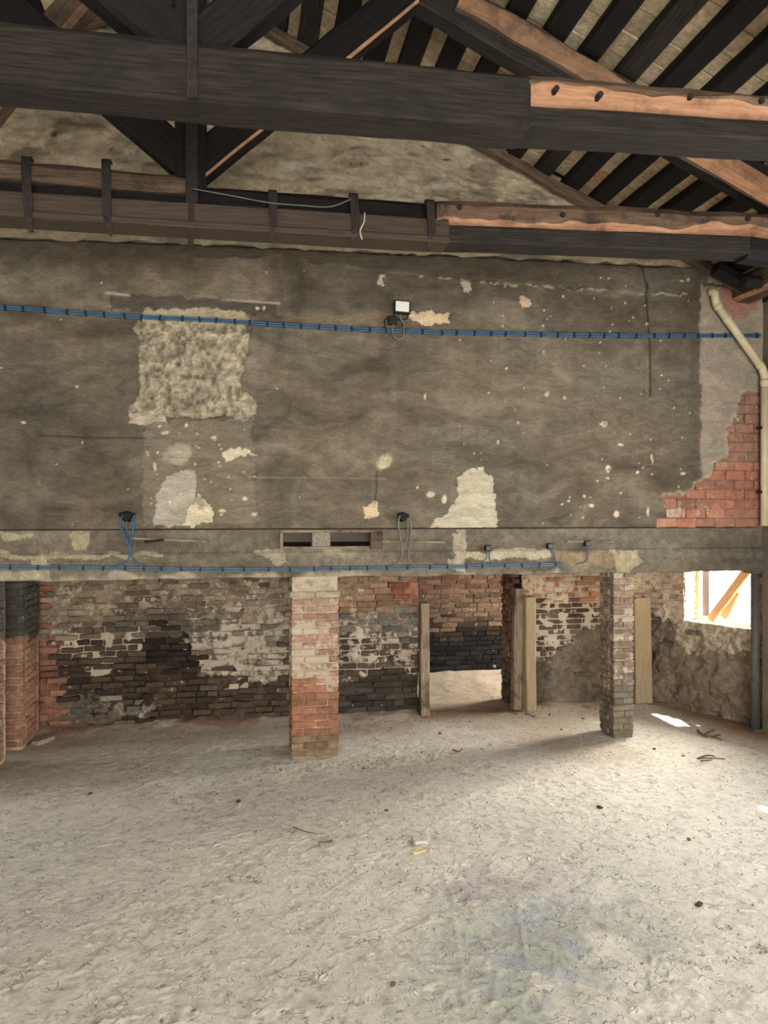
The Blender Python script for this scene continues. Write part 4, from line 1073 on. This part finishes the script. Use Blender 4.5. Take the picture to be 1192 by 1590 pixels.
# ================================================================== PILLARS
def pillar(name, label, x0, x1, y0, y1, ztop, zones, base, hc=.0695, faces='FLRB', BLn=.24, neck=None, seed=0, group=None):
    r = empty(name, ((x0 + x1) / 2, (y0 + y1) / 2, 0)); tag(r, label, 'pillar', group)
    c = (x0 + x1) / 2
    s = .012
    def cg(nm, o, d, n, L):
        core = core_wall(nm, o, d, n, 0, L, -.05, ztop, .03, zones, base, amp=.008, seed=seed, parent=r)
    V = [];
    def nk(z): return neck(z) if neck else 0.0
    cg('mortar_face', (x0 + s, y0 + s, 0), (1, 0, 0), (0, -1, 0), x1 - x0 - 2 * s)
    cg('mortar_face', (x0 + s, y0 + s, 0), (0, 1, 0), (-1, 0, 0), y1 - y0 - 2 * s)
    cg('mortar_face', (x1 - s, y0 + s, 0), (0, 1, 0), (1, 0, 0), y1 - y0 - 2 * s)
    cg('mortar_face', (x0 + s, y1 - s, 0), (1, 0, 0), (0, 1, 0), x1 - x0 - 2 * s)
    rnd = random.Random(seed); n = int(round(ztop / hc)); h = ztop / n; cnt = 0
    for k in range(n):
        z = (k + .5) * h; q = nk(z)
        for f, (o, d, nn, Ln) in {'F': ((x0, y0), (1, 0), (0, -1), x1 - x0), 'L': ((x0, y0), (0, 1), (-1, 0), y1 - y0), 'R': ((x1, y0), (0, 1), (1, 0), y1 - y0), 'B': ((x0, y1), (1, 0), (0, 1), x1 - x0)}.items():
            if f not in faces: continue
            off = (k + (0 if f in 'FB' else 1)) % 2
            cuts = [0.0]; p = BLn * (.5 if off else 1.0)
            if f in 'LR': 
                lo, hi = .0, Ln
            while p < Ln - .06: cuts.append(p + rnd.uniform(-.012, .012)); p += BLn
            cuts.append(Ln)
            for a, b in zip(cuts[:-1], cuts[1:]):
                if f in 'LR':       # corner bricks of the front and back already fill the ends
                    a = max(a, .098); b = min(b, Ln - .098)
                    if b - a < .04: continue
                m = (a + b) / 2; pr = rnd.uniform(-.006, .007)
                X = o[0] + d[0] * m + nn[0] * (pr - .05 - q); Y = o[1] + d[1] * m + nn[1] * (pr - .05 - q)
                if f in 'FB' and q: X = c + (X - c) * (1 - q / ((x1 - x0) / 2))
                px, py = PR(np.array([o[0] + d[0] * m]), np.array([o[1] + d[1] * m]), np.array([z]))
                cb, cm, wb, wm, sk = eval_zones(px, py, np.array([m + seed]), np.array([z]), zones, base, 4, seed)
                if rnd.random() < sk[0]: continue
                cl = cb[0] * rnd.uniform(.78, 1.22) * np.array([1 + rnd.uniform(-.05, .07), 1, 1 - rnd.uniform(-.05, .07)])
                put_brick(r, (X, Y, z), (b - a - .010) * (1 - (q / ((x1 - x0) / 2) if f in 'FB' else 0)), h - .010 + rnd.uniform(-.003, .002), math.atan2(d[1], d[0]), (cl[0], cl[1], cl[2], float(np.clip(wb[0] + rnd.uniform(-.25, .25), 0, 1))))
                cnt += 1
    return r
WHT = (196, 178, 154)
zpl = [([(430, 885), (540, 885), (540, 928), (430, 928)], (168, 148, 122), (174, 156, 130), .35, .5, 0),
       ([(430, 928), (540, 928), (540, 966), (430, 966)], (172, 122, 100), (190, 168, 144), .38, .65, 0),
       ([(430, 966), (540, 966), (540, 1008), (430, 1006)], (176, 118, 94), WHT, .62, .85, 0),
       ([(430, 1006), (540, 1008), (540, 1072), (500, 1070), (490, 1060), (430, 1060)], (176, 120, 92), WHT, .55, .8, 0),
       ([(430, 1140), (540, 1136), (540, 1185), (430, 1185)], (136, 104, 76), (150, 128, 102), .04, .2, 0)]
def neckL(z): return .035 * max(0, min(1, (z - 1.62) / .05)) + (-.012 if 1.55 < z < 1.64 else 0)
pillar('brick_pillar', 'thick brick pillar, limewashed above and bare red brick below, in the middle', .41, .88, 7.54, 8.02, 1.765, zpl, ((164, 96, 64), (176, 146, 116), .05, .2, 0), seed=31, neck=neckL)
zpr = [([(900, 880), (1000, 880), (1000, 925), (900, 925)], (150, 118, 100), (170, 150, 130), .35, .6, 0),
       ([(900, 1062), (945, 1068), (952, 1074), (966, 1062), (1000, 1062), (1000, 1160), (900, 1160)], (124, 106, 90), (122, 108, 94), .03, .05, 0)]
pillar('brick_pillar', 'slim grey-pink brick pillar standing before the pale leaning board', 3.835, 4.075, 7.66, 8.0, 1.765, zpr, ((140, 108, 92), (168, 150, 132), .38, .6, 0), seed=32, hc=.068)
zpa = [([(-60, 880), (70, 880), (70, 985), (-60, 1000)], (104, 94, 82), (106, 97, 86), .02, .05, 0)]
pillar('brick_pillar', 'brick pillar cut off by the left edge of the photo', -2.80, -2.325, 7.56, 8.06, 1.765, zpa, ((166, 116, 90), (200, 166, 142), .12, .45, 0), seed=33, faces='FR')
zpb = [([(-60, 880), (70, 880), (70, 985), (-60, 1000)], (84, 76, 68), (84, 77, 69), .02, .05, 0)]
pillar('brick_pier', 'brick pier against the back wall at far left, blackened above', -2.80, -2.26, 8.36, 9.0, 1.9, zpb, ((160, 106, 78), (190, 152, 126), .08, .3, 0), seed=34, faces='FR')

# ================================================================== FITTINGS ON WALL AND BEAM
def cable_with_clips(name, label, pts_px, Y, r, mat, clip_step, seed, clip=(.020, .030, .052), strands=2):
    rnd = random.Random(seed)
    path = smooth_path([P(x, y, Y) for x, y in pts_px], 8)
    root = empty(name, tuple(path[0])); tag(root, label, 'cable')
    if strands == 2:
        for dz in (r, -r): tube('cable_strand', [p + Vector((0, 0, dz * .98)) for p in path], r, mat, root, 7)
    else: tube('cable_strand', path, r, mat, root, 7)
    d = 0; nxt = .1
    me = None
    for a, b in zip(path[:-1], path[1:]):
        l = (b - a).length
        while nxt < d + l:
            p = a.lerp(b, (nxt - d) / l)
            if me is None:
                o = box('clip', (-clip[0] / 2, -clip[1] / 2, -clip[2] / 2), (clip[0] / 2, clip[1] / 2, clip[2] / 2), M_BLACK, None, .004); me = o.data; o.parent = root
            else:
                o = bpy.data.objects.new('clip', me); COL.objects.link(o); o.parent = root
            o.location = p - root.location; o.rotation_euler = (0, rnd.uniform(-.2, .2), 0)
            nxt += clip_step * rnd.uniform(.8, 1.2)
        d += l
    return root
cable_with_clips('wall_cable', 'blue cable clipped across the rendered wall under the floodlight', [(-150, 466), (0, 477), (60, 481), (200, 491), (330, 497), (430, 504), (600, 513), (760, 518), (960, 521), (1150, 521), (1180, 521)], YW - .035, .0105, M_BLUE, .175, 71)
cable_with_clips('beam_cable', 'blue cable clipped along the lower face of the concrete beam', [(-150, 878), (0, 881), (165, 882), (300, 884), (430, 884), (640, 881), (740, 879), (872, 876)], YW - .055, .0105, M_PALEBLUE, .2, 72, clip=(.018, .028, .045))

def floodlight():
    c = P(624, 477, YW - .12)
    r = empty('floodlight', (c.x, YW - .02, c.z - .1)); tag(r, 'small square black floodlight with white glass on the wall', 'floodlight')
    W2, H2 = .082, .066
    R = Matrix.Rotation(math.radians(-8), 3, 'X') @ Matrix.Rotation(math.radians(3), 3, 'Y')
    def bx(nm, lo, hi, mat, bev=.004):
        o = box(nm, lo, hi, mat, None, bev)
        o.data.transform(R.to_4x4()); o.parent = r; o.location = c - r.location; return o
    hs = bx('housing', (-W2, -.016, -H2), (W2, .03, H2), M_BLACK, .006)
    lg = bx('lamp_glass', (-W2 + .014, -.021, -H2 + .014), (W2 - .014, -.015, H2 - .014), M_LEDP, .002)
    def under(o, p):
        o.parent = p; o.location = Vector(o.location) - Vector(p.location); return o
    for k in range(5): under(bx('cooling_fin', (-.055 + k * .026, .03, -.05), (-.05 + k * .026, .045, .05), M_BLACK, .001), hs)
    under(lg, hs)
    tube('bracket', [c + Vector((-.07, .02, -.02)), c + Vector((-.07, .08, -.09)), c + Vector((0, .11, -.1)), c + Vector((.07, .08, -.09)), c + Vector((.07, .02, -.02))], .008, M_BLACK, r, 6)
    jb = P(609, 498, YW - .04)
    j = box('junction_box', (jb.x - .045, YW - .075, jb.z - .04), (jb.x + .045, YW - .01, jb.z + .045), M_BLACK, r, .008)
    tube('lead', smooth_path([P(621, 488, YW - .08), P(622, 495, YW - .06), P(626, 503, YW - .05), P(627, 512, YW - .05), P(626, 522, YW - .055), P(619, 527, YW - .055), P(611, 523, YW - .055), P(609, 512, YW - .05), P(611, 504, YW - .05)], 5), .009, M_GREYCABLE, r, 6)
    tube('lead', smooth_path([P(602, 494, YW - .04), P(597, 497, YW - .03), P(598, 505, YW - .03), P(594, 511, YW - .035)], 4), .006, M_BLACK, r, 6)
    tube('lead', smooth_path([P(613, 496, YW - .05), P(622, 497, YW - .05), P(626, 505, YW - .05), P(628, 513, YW - .045)], 4), .007, M_BLACK, r, 6)
floodlight()

def cable_bundle(name, label, head, loops, hw, mat):
    h = P(head[0], head[1], YW - .05)
    r = empty(name, (h.x, YW - .02, h.z)); tag(r, label, 'cable')
    # hook / plug the coil hangs on
    V, Fc = tube_geo([(h.x, YW + .0, h.z), (h.x, YW - .05, h.z), (h.x, YW - .09, h.z + .01)], lambda t: hw * (1 - .25 * t), 10)
    sk_ = mesh_obj('socket', V, Fc, M_BLACK, r, smooth=False)
    V, Fc = tube_geo([(h.x - hw * 1.2, YW - .06, h.z + .02), (h.x, YW - .075, h.z + .04), (h.x + hw * 1.2, YW - .06, h.z + .015)], .02, 8)
    mesh_obj('plug', V, Fc, M_BLACK, r).parent = sk_
    for k, pts in enumerate(loops):
        tube('cable_loop', smooth_path([P(x, y, YW - .06 - .012 * (k % 3)) for x, y in pts], 5), .0085, mat, r, 6)
    return r
cable_bundle('cable_coil', 'tied hank of blue cable hanging from a black socket at left', (197, 803), [
    [(187, 803), (185, 812), (190, 828), (199, 845), (202, 860), (196, 872), (184, 879), (172, 882)],
    [(207, 801), (209, 812), (204, 832), (202, 848), (204, 862), (210, 872), (222, 881)],
    [(190, 800), (187, 815), (194, 832), (201, 850)], [(197, 808), (197, 825), (202, 842), (202, 855)], [(205, 804), (206, 822), (202, 845)]], .055, M_BLUE)
cable_bundle('cable_coil', 'loose pale cable loop hanging below a black socket near the beam slot', (625, 804), [
    [(619, 803), (619, 820), (623, 840), (624, 860), (620, 870), (610, 878)],
    [(635, 803), (638, 818), (636, 840), (634, 860), (636, 872), (646, 880)],
    [(621, 800), (618, 815), (622, 838), (625, 845)], [(633, 802), (633, 822), (630, 842)]], .045, M_GREYCABLE)
def small_box(label, x, y, lead):
    c = P(x, y, YW - .03); r = empty('socket_box', (c.x, YW - .01, c.z)); tag(r, label, 'socket')
    bb = box('box_body', (c.x - .032, YW - .06, c.z - .03), (c.x + .032, YW - .004, c.z + .03), M_BLACK, r, .007)
    box('box_lid', (c.x - .024, YW - .068, c.z - .022), (c.x + .024, YW - .058, c.z + .022), M_STEEL, r, .003).parent = bb
    for pts in lead: tube('lead', smooth_path([P(q[0], q[1], YW - .05) for q in pts], 4), .006, M_PALEBLUE, r, 6)
small_box('little black socket box with two leads, right of the pale cable loop', 757, 851, [[(755, 855), (755, 866), (748, 874)], [(760, 855), (760, 868), (766, 878)]])
small_box('little black socket box at the end of the beam cable', 853, 848, [[(856, 852), (861, 862), (862, 877)], [(862, 877), (856, 884), (846, 884), (838, 879)]])
small_box('black socket box under the thin stick near the slim pillar', 911, 844, [[(911, 850), (912, 866), (908, 873), (895, 876)]])
for lab, a, b in (('thin wooden lath fixed to the beam beside the blue cable hank', (206, 834), (321, 839)), ('thin pale rod on the beam behind the loose cable loop', (580, 839), (690, 840)), ('thin stick fixed to the beam above the black socket box', (880, 839), (952, 840))):
    p, q = P(a[0], a[1], YW - .02), P(b[0], b[1], YW - .02)
    tag(timber('lath', p, q, .02, .022, [M_GREYWOOD], None, cham=(.003,) * 4, seed=int(a[0]), rough=.002), lab, 'lath')
br_ = P(227, 841, YW - .02)
tag(mesh_obj('iron_hook', *(lambda g: g)(tube_geo(smooth_path([(br_.x - .0, YW + .02, br_.z + .0), (br_.x, YW - .05, br_.z), (br_.x + .05, YW - .06, br_.z + .005), (br_.x + .16, YW - .05, br_.z + .015)], 4), .014, 6)), M_IRON), 'rusty iron hook under the wooden lath', 'hook')

# loose wire strung along the far tie beam
tag(tube('loose_wire', smooth_path([P(300, 293, Y2 - .09), P(360, 304, Y2 - .09), P(420, 315, Y2 - .10), P(470, 319, Y2 - .10), P(512, 321, Y2 - .10), P(545, 309, Y2 - .09)], 6), .0045, M_GREYCABLE, None, 5), 'thin grey wire sagging along the far tie beam', 'wire')
tag(tube('loose_wire', smooth_path([P(566, 330, Y2 - .09), P(565, 345, Y2 - .10), P(559, 358, Y2 - .10), P(562, 372, Y2 - .09)], 6), .004, M_PALE, None, 5), 'short pale wire dangling from an iron strap', 'wire')

def downpipe():
    Yp = YW - .10; r_ = .042
    a, b, c, d = P(1109, 455, Yp), P(1111, 471, Yp), P(1183, 572, Yp), P(1187, 586, Yp)
    r = empty('downpipe', (d.x, Yp, 2.3)); tag(r, 'cream plastic downpipe bending down the right corner', 'pipe')
    tube('pipe_run', smooth_path([a + Vector((-.02, .04, .02)), a, b + Vector((.0, 0, .02)), b + (c - b) * .08], 4), r_, M_PVC, r, 14)
    diag = tube('pipe_run', [b, c], r_, M_PVC, r, 14)
    tube('pipe_run', smooth_path([c + (b - c) * .06, c, d, d + Vector((0, 0, -.1))], 4), r_ * 1.02, M_PVC, r, 14)
    tube('pipe_run', [d + Vector((0, 0, -.05)), (d.x, Yp, 2.25)], r_, M_PVC, r, 14)
    for t in (.03, .22, .93): 
        p = b.lerp(c, t); q = b.lerp(c, t + .035); tube('collar', [p, q], r_ * 1.13, M_PVC, r, 14).parent = diag
    tube('collar', [d + Vector((0, 0, -.02)), d + Vector((0, 0, -.08))], r_ * 1.13, M_PVC, r, 14)
    for z in (3.3, 2.6): box('pipe_clip', (d.x - .055, Yp - .015, z), (d.x + .055, YW - .03, z + .03), M_IRON, r, .004)
downpipe()

# steel post carrying the right end of the beam
pp = F(1172, 1121) * .968
r = empty('steel_post', (pp.x, pp.y, 0)); tag(r, 'grey steel post carrying the beam end beside the window', 'post')
tube('shaft', [(pp.x, pp.y, -.02), (pp.x, pp.y, ZB0 + .01)], .046, M_STEEL, r, 14)
box('head_plate', (pp.x - .09, pp.y - .09, ZB0 - .03), (pp.x + .09, pp.y + .09, ZB0 + .0), M_STEEL, r, .004)
box('foot_plate', (pp.x - .08, pp.y - .08, -.02), (pp.x + .08, pp.y + .08, .012), M_STEEL, r, .004)

# leaning board
def board():
    a = P(984, 1087, 8.96); b = P(1011, 1087, 8.96); x0, x1 = a.x, b.x
    r = empty('leaning_board', ((x0 + x1) / 2, 8.96, 0)); tag(r, 'tall pale wooden board standing against the wall behind the slim pillar', 'board')
    n = 26; V = []; out = []
    zt = 1.315; c = .03
    out = [(x0, .0), (x1, .0), (x1, zt - .05), (x1 - .02, zt - .01), (x1 - .05, zt), (x0 + .06, zt + .004), (x0 + .025, zt - .01), (x0, zt - .05)]
    lean = .05
    V = [(x, 8.93 + lean * z / zt, z) for x, z in out] + [(x, 8.965 + lean * z / zt, z) for x, z in out]
    k = len(out); Fc = [tuple(range(k)), tuple(range(2 * k - 1, k - 1, -1))] + [(i + k, (i + 1) % k + k, (i + 1) % k, i) for i in range(k)]
    uv = [[(V[i][2], V[i][0]) for i in f] for f in Fc]
    mesh_obj('panel', V, Fc, [M_BOARD], r, uvs=uv)
    timber('edge_batten', (x0 - .012, 8.965, -.0), (x0 - .012, 8.995, 1.28), .03, .05, [M_BROWNWOOD], r, cham=(.004,) * 4, seed=66, up=(0, 1, 0), rough=.004)
board()

# timber prop in the window
def prop():
    o_ = -ns
    def at(x, y, t):      # point on a plane parallel to the window wall, t outwards
        base = A + o_ * t; n = ns; rr = Vector(ray(x, y)); s = (base.x * n.x + base.y * n.y) / (rr.x * n.x + rr.y * n.y)
        return Vector((rr.x * s, rr.y * s, EYE + rr.z * s))
    a = at(1098, 958, .12); b = at(1163, 870, .12)
    r = empty('window_prop', a); tag(r, 'orange timber leaning diagonally across the bright window', 'timber')
    timber('plank', a, b, .05, .10, [M_SUNWOOD], r, cham=(.008,) * 4, seed=67, rough=.008, up=tuple(Vector((0, 0, 1))))
    a2 = at(1118, 956, .16); b2 = at(1136, 914, .16)
    timber('split_piece', a2, b2, .03, .11, [M_SUNWOOD], r, cham=(.008,) * 4, seed=68, rough=.012)
prop()

# ================================================================== THINGS ON THE FLOOR
def chip_mesh(seed, sx, sy, sz, mat):
    bm = bmesh.new(); bmesh.ops.create_icosphere(bm, subdivisions=1, radius=1.0); rnd = random.Random(seed)
    for v in bm.verts: v.co = Vector((v.co.x * sx, v.co.y * sy, v.co.z * sz)) * rnd.uniform(.65, 1.2)
    me = bpy.data.meshes.new('stone_chip'); bm.to_mesh(me); bm.free(); me.materials.append(mat); return me
cm_ = [chip_mesh(i, .03, .022, .016, m) for i, m in enumerate((M_STONE, M_STONE, M_BRICKBIT, M_STONE, M_BRICKBIT))]
rc_ = random.Random(77)
dark = mat_plain('dark_stone', (70, 62, 56), 0.9, 0.3, 40, 0.004)
cm_[0].materials[0] = dark
spots = [(370, 1242, 0, 'dark stone chip alone on the floor left of the thick pillar'), (600, 1255, 0, 'dark stone chip in the middle of the floor, behind the yellow sliver'),
 (640, 1200, 1, 'grey stone chip on the floor right of the thick pillar foot'), (655, 1165, 3, 'grey stone chip on the floor between thick pillar and doorway'),
 (683, 1136, 0, 'dark stone chip on the floor before the left door jamb'), (730, 1118, 2, 'brown brick chip on the floor right before the doorway'),
 (762, 1153, 1, 'larger of two grey chips on the floor in front of the doorway'), (748, 1160, 3, 'smaller of two grey chips on the floor in front of the doorway'),
 (800, 1106, 2, 'brown brick chip at the foot of the right door jamb'), (853, 1108, 0, 'dark stone chip at the foot of the grey mud render'),
 (872, 1130, 1, 'grey stone chip on the floor left of the slim pillar'), (905, 1113, 2, 'brown brick chip on the floor close behind the slim pillar'),
 (930, 1250, 0, 'dark stone chip on the open floor in front of the slim pillar'), (1070, 1300, 3, 'grey stone chip on the bright floor at right, below the sun patch'),
 (600, 1182, 1, 'grey stone chip near the right corner of the thick pillar foot'), (565, 1190, 2, 'brown brick chip right in front of the thick pillar foot'),
 (690, 1192, 3, 'grey stone chip alone on the floor before the doorway'), (436, 1192, 2, 'brown brick chip at the left corner of the thick pillar foot'),
 (1015, 1160, 0, 'dark stone chip on the floor just right of the slim pillar foot'), (1140, 1130, 2, 'brown brick chip beside the steel post foot'),
 (1060, 1170, 1, 'grey stone chip left of the flat bunch of sticks'), (300, 1250, 3, 'grey stone chip on the floor at far left centre'),
 (140, 1230, 0, 'dark stone chip on the floor near the left edge of the photo'), (610, 1525, 2, 'brown brick chip among the shoe prints at the bottom of the photo')]
for i, (x, y, k, lab) in enumerate(spots):
    p = F(x, y); s_ = rc_.uniform(.6, 1.15) * (1.25 if 'larger' in lab else .7 if 'smaller' in lab else 1)
    o = bpy.data.objects.new('stone_chip', cm_[k]); COL.objects.link(o)
    o.location = (p.x, p.y, floor_z(p.x, p.y) + .006 * s_); o.scale = (s_, s_, s_); o.rotation_euler = (rc_.uniform(-.2, .2), rc_.uniform(-.2, .2), rc_.uniform(0, 6))
    tag(o, lab, 'stone', 'chips strewn on the floor')
# gravel too fine to count
gv = []
ico = chip_mesh(99, 1, 1, .7, M_STONE); iv = [v.co.copy() for v in ico.vertices]; ifc = [tuple(p.vertices) for p in ico.polygons]
for k in range(1500):
    a = rc_.random()
    if a < .2: x, y = rc_.gauss(.8, .6), 7.5 - abs(rc_.gauss(0, .25))
    elif a < .7: x, y = rc_.uniform(-2.2, 5.4), 8.98 - abs(rc_.gauss(0, .25))
    else: x, y = rc_.uniform(-2, 5), rc_.uniform(3.6, 9)
    if x > 4.6 and y > 7.6: continue
    s = rc_.uniform(.003, .0085); z = floor_z(x, y) + s * .3; an = rc_.uniform(0, 6)
    gv.append(([(x + (v.x * math.cos(an) - v.y * math.sin(an)) * s, y + (v.x * math.sin(an) + v.y * math.cos(an)) * s * 1.3, z + v.z * s) for v in iv], ifc))
v, f = join_geo(gv); o = mesh_obj('floor_gravel', v, f, M_STONE); tag(o, 'fine grit and gravel scattered over the earth floor', 'gravel', None, 'stuff')
def flake(name, label, px, py, sx, sy, sz, rot, mat, cat, seed):
    p = F(px, py); rnd = random.Random(seed); bm = bmesh.new(); bmesh.ops.create_cube(bm, size=1)
    bmesh.ops.subdivide_edges(bm, edges=bm.edges[:], cuts=1, use_grid_fill=True)
    for v in bm.verts: v.co = Vector((v.co.x * sx, v.co.y * sy, v.co.z * sz)) * rnd.uniform(.82, 1.12)
    bmesh.ops.bevel(bm, geom=bm.edges[:], offset=min(sx, sy, sz) * .12, segments=1, affect='EDGES')
    me = bpy.data.meshes.new(name); bm.to_mesh(me); bm.free(); me.materials.append(mat)
    o = link(bpy.data.objects.new(name, me)); o.location = (p.x, p.y, floor_z(p.x, p.y) + sz * .4); o.rotation_euler = (0, 0, rot); tag(o, label, cat); return o
flake('brick_fragment', 'small grey brick fragment lying in the middle of the floor', 506, 1309, .11, .05, .035, .1, M_STONE, 'brick', 1)
flake('plaster_fragment', 'flat square plaster fragment just behind the yellow chip', 650, 1301, .09, .11, .025, .1, M_PALE, 'plaster', 2)
flake('yellow_chip', 'pale yellow sliver lying on the dusty floor', 650, 1318, .11, .035, .012, .35, M_YELLOW, 'chip', 3)
flake('loose_brick', 'loose brick lying at the foot of the far left pier', 66, 1149, .24, .10, .05, 1.0, M_STONE, 'brick', 4)
flake('paper_scrap', 'curled pale scrap lying near the right edge of the floor', 1160, 1409, .10, .02, .012, -.3, M_PALE, 'scrap', 5)
flake('dark_stone', 'dark wedge of stone on the floor at right', 1085, 1400, .05, .03, .02, .5, dark, 'stone', 6)
flake('rubble_lump', 'dark brick lump lying at the foot of the window wall', 1131, 1112, .07, .06, .07, .3, M_BRICKBIT, 'brick', 7)
def twigs(label, segs, seed, r=.008):
    rnd = random.Random(seed); b = F(*segs[0][0]); root = empty('twig', (b.x, b.y, floor_z(b.x, b.y))); tag(root, label, 'twig')
    for s in segs:
        q = [F(*p) for p in s]; q = [Vector((p.x, p.y, floor_z(p.x, p.y) + .012 + rnd.uniform(0, .008))) for p in q]
        tube('branch', smooth_path(q, 4), lambda t: r * (1.1 - .5 * t), M_STICK, root, 5)
twigs('forked dry twig on the floor below the window', [[(1083, 1133), (1092, 1142), (1106, 1144), (1121, 1148)], [(1092, 1142), (1100, 1136), (1110, 1132)], [(1104, 1144), (1118, 1140)]], 1, .011)
twigs('flat bunch of dry sticks on the floor right of the slim pillar', [[(1082, 1178), (1100, 1177), (1125, 1177)], [(1085, 1175), (1098, 1172), (1110, 1174)], [(1088, 1181), (1105, 1179)]], 2, .009)
twigs('single short stick on the floor before the doorway', [[(815, 1107), (822, 1109), (830, 1112)]], 3, .009)
twigs('thin straw lying left of the yellow chip', [[(455, 1284), (468, 1289), (480, 1292), (492, 1294)]], 4, .005)
twigs('short stick on the floor left of the slim pillar shadow', [[(703, 1163), (712, 1166), (718, 1161)]], 5, .008)
